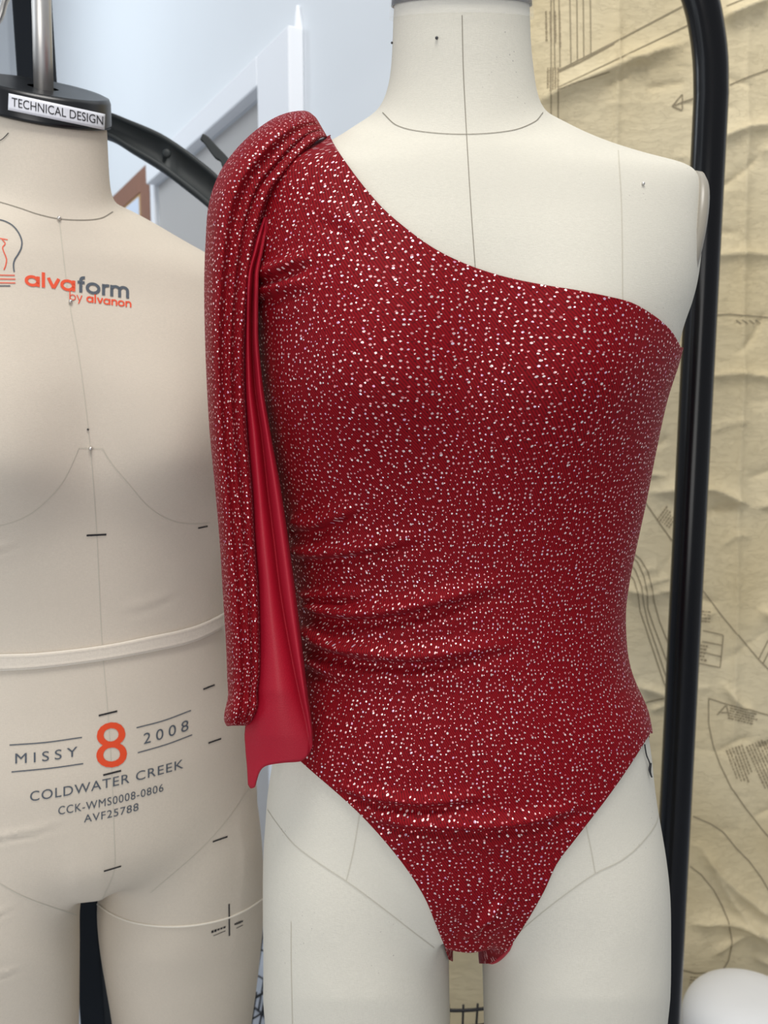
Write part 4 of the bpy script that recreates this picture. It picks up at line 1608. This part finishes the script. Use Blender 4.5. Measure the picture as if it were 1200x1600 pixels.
# waist tape: band with two raised edges
fnw_top = [(-40, 1024), (0, 1023), (60, 1021), (157, 1010), (230, 996), (300, 980), (345, 960), (356, 950)]
fnw_bot = [(-40, 1047), (0, 1046.5), (60, 1043), (157, 1031), (230, 1018), (300, 1002), (345, 980), (356, 969)]
tq, bq = smooth_poly(fnw_top, 70), smooth_poly(fnw_bot, 70)
gridp = []
for k_ in range(7):
    u = k_ / 6
    p, ok = on_surface(lbvh, tq * (1 - u) + bq * u, 0.0012 + (0.0007 if k_ in (0, 6) else 0))
    gridp.append((p, ok))
okc = np.all([o for _, o in gridp], 0)
GW = np.stack([p[okc] for p, _ in gridp])
o = grid_obj('waist_tape', GW, M['tape'], form2, 0.0012, offset=1)
for e in (tq, bq):
    p, ok = on_surface(lbvh, e, 0.0016)
    b = MB(); b.tube(p[ok], 0.0009, 8); b.build('tape_edge', M['welt'], o)
# thigh seams with a pale welt
for pth in ([(153, 1413), (175, 1428), (205, 1440), (250, 1447), (300, 1446), (350, 1436), (385, 1421), (411, 1404)],):
    p, ok = on_surface(lbvh, smooth_poly(pth, 60), 0.0004)
    b = MB(); b.tube(p[ok], 0.0011, 8); b.build('thigh_welt', M['welt'], form2)

# its stand: column behind, steel hanging rod and base
stand = thing('form_stand', 'black column stand with steel rod holding the linen dress form', 'stand', (float(P(60, 800, 1.12)[0]), 1.12, 0))
ct_, cb_ = P(31, -300, 1.12), P(147, 1500, 1.12)
dirc = (cb_ - ct_) / (cb_[2] - ct_[2])
bot = ct_ + dirc * (0.03 - ct_[2])
hw, hd = 0.0165, 0.022
vv = []
for c0 in (bot, ct_):
    for dx, dy in ((-1, -1), (1, -1), (1, 1), (-1, 1)):
        vv.append(c0 + np.array([dx * hw, dy * hd, 0]))
_, bf_ = boxdata((0, 0, 0), (1, 1, 1))
bevel(mesh_obj('column', vv, bf_, M['slate_metal'], stand, smooth=False), 0.003, 3)
rod_b, rod_t = cc + np.array([0, 0, -0.02]), P(58, -260, YL + .01)
rod_b = P(68, 150, YL - 0.01) + np.array([0, 0, -0.015])
b = MB(); b.tube([rod_b, rod_t], 0.0092, 24); b.build('hanging_rod', M['chrome'], stand)
b = MB(); b.box((min(rod_t[0], ct_[0]) - .02, YL - .01, rod_t[2] - .01), (max(rod_t[0], ct_[0]) + .02, 1.14, rod_t[2] + .03)); bevel(b.build('top_arm', M['slate_metal'], stand, smooth=False), .004)
b = MB(); b.box((bot[0] - .25, bot[1] - .26, 0), (bot[0] + .25, bot[1] + .12, .03)); bevel(b.build('base', M['slate_metal'], stand, smooth=False), .006)

# ------------------------------------------------------------------ garment rack
YR = 1.22
rr = 50.5 / 2 * YR / F
up_t, up_b = P(1111, 150, YR), P(1043.5, 1500, YR)
dr = (up_b - up_t) / (up_b[2] - up_t[2])
foot = up_t + dr * (0.05 - up_t[2])
bend = [(1111, 150), (1110, 95), (1105, 50), (1096, 5), (1078, -45), (1048, -90), (1005, -122), (950, -138), (880, -144)]
bz = [P(a, b_, YR) for a, b_ in bend]
railz = bz[-1][2]
bend_pts = smooth_poly(bz, 60)
lx = -0.95
path = np.concatenate([smooth_poly([foot, up_t], 30)[:-1], bend_pts, [np.array([lx + .12, YR, railz])]])
lb = [np.array([lx + .06, YR, railz - .006]), np.array([lx + .015, YR, railz - .04]), np.array([lx, YR, railz - .12]), np.array([lx, YR, .05])]
path2 = np.concatenate([path, smooth_poly(lb[:3], 10), [lb[3]]])
rack = thing('garment_rack', 'glossy black tubular garment rack with bent post beside the cream dress form', 'garment rack', (0, YR, 0))
b = MB(); b.tube(path2, rr, 28); b.build('frame', M['black_gloss'], rack)
for x in (foot[0], lx):
    b = MB(); b.tube([(x, YR - .28, .045), (x, YR + .24, .045)], rr, 20); b.build('foot', M['black_gloss'], rack)
b = MB(); b.tube([(foot[0], YR, .14), (lx, YR, .14)], rr * .7, 16); b.build('lower_bar', M['black_gloss'], rack)

# ------------------------------------------------------------------ coat hanger on the rack's rail
YH = YR
topc = [(50, 172), (100, 171), (169, 178), (205, 191), (250, 210), (280, 228), (310, 250), (337, 272), (380, 315), (420, 370)]
botc = [(50, 203), (100, 203), (169, 217), (205, 238), (250, 266), (286, 293), (322, 322), (345, 345), (385, 392), (412, 440)]
tq, bq = smooth_poly(topc, 60), smooth_poly(botc, 60)
hx = P(50, 180, YH)[0]
hanger = thing('coat_hanger', 'charcoal plastic coat hanger on the rack behind the black neck cap', 'hanger', (hx, YH, P(50, 180, YH)[2]))


def hang_arm(mirror):
    b = MB()
    T, B = P(tq[:, 0], tq[:, 1], YH), P(bq[:, 0], bq[:, 1], YH)
    if mirror:
        T[:, 0] = 2 * hx - T[:, 0]; B[:, 0] = 2 * hx - B[:, 0]
    n = len(T)
    # profile (fraction from top to bottom, half thickness)
    prof_ = [(0, .011), (.03, .014), (.12, .014), (.16, .012), (.22, .003), (.74, .003), (.80, .012), (.85, .014), (.97, .014), (1, .011)]
    rows_ = []
    for i in range(n):
        ring = []
        # cross ribs between the hollows
        pxi = tq[i, 0]
        solid = np.exp(-((pxi - 268) / 9.0) ** 2) + np.exp(-((pxi - 400) / 10.0) ** 2)
        for fr, h in prof_:
            h2 = h + (0.0105 - h) * min(1, solid) if h < .0105 else h
            ring.append(T[i] + (B[i] - T[i]) * fr + np.array([0, -h2, 0]))
        for fr, h in prof_[::-1]:
            h2 = h + (0.0105 - h) * min(1, solid) if h < .0105 else h
            ring.append(T[i] + (B[i] - T[i]) * fr + np.array([0, h2, 0]))
        rows_.append(np.array(ring))
    R_ = np.array(rows_)
    m = R_.shape[1]
    f = [(i * m + k_, (i + 1) * m + k_, (i + 1) * m + (k_ + 1) % m, i * m + (k_ + 1) % m) for i in range(n - 1) for k_ in range(m)]
    f += [tuple(range(m))[::-1], tuple((n - 1) * m + k_ for k_ in range(m))]
    if mirror:
        f = [t[::-1] for t in f]
    return b.add(R_.reshape(-1, 3), f)


for mir in (False, True):
    o = hang_arm(mir).build('arm', M['grey_plastic'], hanger)
p, = [P(263, 243, YH)]
v, f = lathe([(0.006, 0), (0.006, .006), (.0045, .0075), (.002, .008)], (0, 0, 0), 20)
v = v[:, [0, 2, 1]] * np.array([1, -1, 1]) + p + np.array([0, -.004, 0])
mesh_obj('boss', v, f, M['grey_plastic'], hanger)
# strap notch finger
fing = [(314, 213), (320, 216), (334, 233), (346, 247), (362, 268), (385, 312)]
fw_ = [5.5, 7, 8.5, 8, 10, 12]
q = smooth_poly(fing, 30)
tgq = np.gradient(q, axis=0); tgq /= np.linalg.norm(tgq, axis=1, keepdims=True)
nq = np.stack([-tgq[:, 1], tgq[:, 0]], 1)
wq = np.interp(np.linspace(0, 1, 30), np.linspace(0, 1, 6), fw_)[:, None]
notch = np.exp(-((np.linspace(0, 1, 30) - .40) / .05) ** 2)[:, None] * 4.0
up_, dn_ = q - nq * wq, q + nq * (wq - notch)
ring = np.concatenate([up_, dn_[::-1]])
fr, bk = P(ring[:, 0], ring[:, 1], YH - .006), P(ring[:, 0], ring[:, 1], YH - .006) + np.array([0, .010, 0])
n = len(ring)
o = mesh_obj('strap_hook', np.concatenate([fr, bk]), [tuple(range(n)), tuple(range(n, 2 * n))[::-1]] + [(i, n + i, n + (i + 1) % n, (i + 1) % n) for i in range(n)], M['grey_plastic'], hanger, smooth=False)
bevel(o, .0015, 2)
# wire hook over the rail
ht = P(50, 176, YH)[2]
hk = [np.array([hx, YH, ht - .01]), np.array([hx, YH, railz - .055])]
for a in np.linspace(-90, 150, 14):
    hk.append(np.array([hx, YH + .001, railz]) + np.array([0, (rr + .003) * math.cos(math.radians(a)), (rr + .003) * math.sin(math.radians(a))]))
hk[1] = np.array([hx, YH, railz - .06])
b = MB(); b.tube(np.array(hk), .0024, 10); b.build('hook', M['chrome'], hanger)
# another hanger's bent wire hook at the edge of the frame
hp = [P(a_, b_, YR - .055) for a_, b_ in ((14, -60), (11, -20), (7, 5), (0, 28), (-18, 46))]
x2 = P(-30, 0, YR)[0]
wh = thing('wire_hanger', 'grey steel hanger hook at the top left edge of the picture', 'hanger', (x2, YR, hp[-1][2]))
hk2 = [np.array([x2, YR - .04, railz - .075])]
pts2 = [np.array([hp[-1][0], YR - .055, hp[-1][2]]), np.array([hp[3][0], YR - .055, hp[3][2]]), np.array([hp[2][0], YR - .055, hp[2][2]]), np.array([hp[1][0] + .002, YR - .05, hp[1][2]]), np.array([hp[0][0], YR - .035, railz + .0]), np.array([hp[0][0], YR, railz + rr + .004]), np.array([hp[0][0], YR + rr + .005, railz])]
b = MB(); b.tube(smooth_poly(pts2, 40), .0042, 12); b.build('hook', M['chrome'], wh)
sh = hp[-1]
b = MB(); b.tube(smooth_poly([np.array([sh[0], YR - .055, sh[2]]), np.array([sh[0] - .06, YR - .055, sh[2] - .03]), np.array([sh[0] - .22, YR - .055, sh[2] - .12])], 20), .0024, 10); b.build('arm', M['chrome'], wh)

# ------------------------------------------------------------------ white padded stool at lower right
YS = 1.34
sc_ = P(1172, 1548, YS)
rS = 108 / F * YS
stool = thing('padded_stool', 'low white padded stool with rounded top beside the black rack post', 'stool', (sc_[0], YS, 0))
pr = []
for a in np.linspace(0, 90, 16):
    t = math.radians(a)
    pr.append((rS * (0.86 + 0.14 * math.cos(math.pi / 2 - t)) if False else rS * max(0.001, math.sin(t)) ** 0.62, rS * 0.62 * math.cos(t) ** 0.9 if a < 90 else 0.0))
pr = [(r, z - rS * .62) for r, z in pr]
pr += [(rS * 1.0, -rS * .8), (rS * 1.01, -rS * 1.1), (rS * .97, -rS * 1.2), (rS * .6, -rS * 1.22)]
v, f = lathe(pr[::-1], (sc_[0], YS, sc_[2]), 56)
mesh_obj('seat', v, f, M['white_foam'], stool)
zs_ = sc_[2] - rS * 1.2
for a in (45, 135, 225, 315):
    ca, sa = math.cos(math.radians(a)), math.sin(math.radians(a))
    b = MB(); b.tube([(sc_[0] + rS * .6 * ca, YS + rS * .6 * sa, zs_ + .02), (sc_[0] + rS * .85 * ca, YS + rS * .85 * sa, 0)], .012, 12); b.build('leg', M['chrome'], stool)


# ------------------------------------------------------------------ wire baskets behind the legs
def basket(name, label, c, r, n_v, h, hoops, half):
    """Round wire basket, or a half-round one that stands against the wall."""
    z0 = c[2]
    Y = c[1]
    t = thing(name, label, 'wire basket', (c[0], Y, 0), 'black wire baskets on the floor')
    for i, dz_ in enumerate(hoops):
        rr_ = r * (1 - 0.28 * dz_ / h)
        a = np.linspace(math.pi, 2 * math.pi, 40) if half else np.linspace(0, 2 * math.pi, 60, endpoint=False)
        pts = np.stack([c[0] + rr_ * np.cos(a), Y + rr_ * np.sin(a), np.full(len(a), z0 - dz_)], 1)
        v, f = tubedata(pts, .0026 if i == 0 else .0018, 8, closed=not half)
        mesh_obj('rim' if i == 0 else 'hoop', v, f, M['wire'], t)
    for k_ in range(n_v):
        a = math.pi * (k_ + .35) / n_v * (1 if half else 2) + math.pi
        d = np.array([math.cos(a), math.sin(a), 0])
        b = MB(); b.tube([np.array([c[0], Y, z0 + .009]) + d * r, np.array([c[0], Y, z0 - h]) + d * r * .72], .0018, 8); b.build('wire', M['wire'], t)
    b = MB()
    for s in np.linspace(-.6, .6, 7):
        w = math.sqrt(.72**2 - s * s * .72 * .72) * r
        b.tube([(c[0] + s * r * .72, Y - w, z0 - h), (c[0] + s * r * .72, Y if half else Y + w, z0 - h)], .0018, 6)
    b.build('base_grid', M['wire'], t)
    return t


c1 = P(716, 1579, 1.27); c1 = np.array([c1[0], 1.455, c1[2]])
basket('wire_basket', 'black wire basket seen between the cream dress form\'s thighs', c1, 1.455 - 1.27, 26, c1[2] - .004, [0, .03, .07, .13], True)
c2 = P(330, 1500, 1.62)
basket('wire_basket', 'black wire basket seen between the two dress forms\' thighs', c2, .15, 36, c2[2] - .004, [0, .05, .1, .16, .24], False)
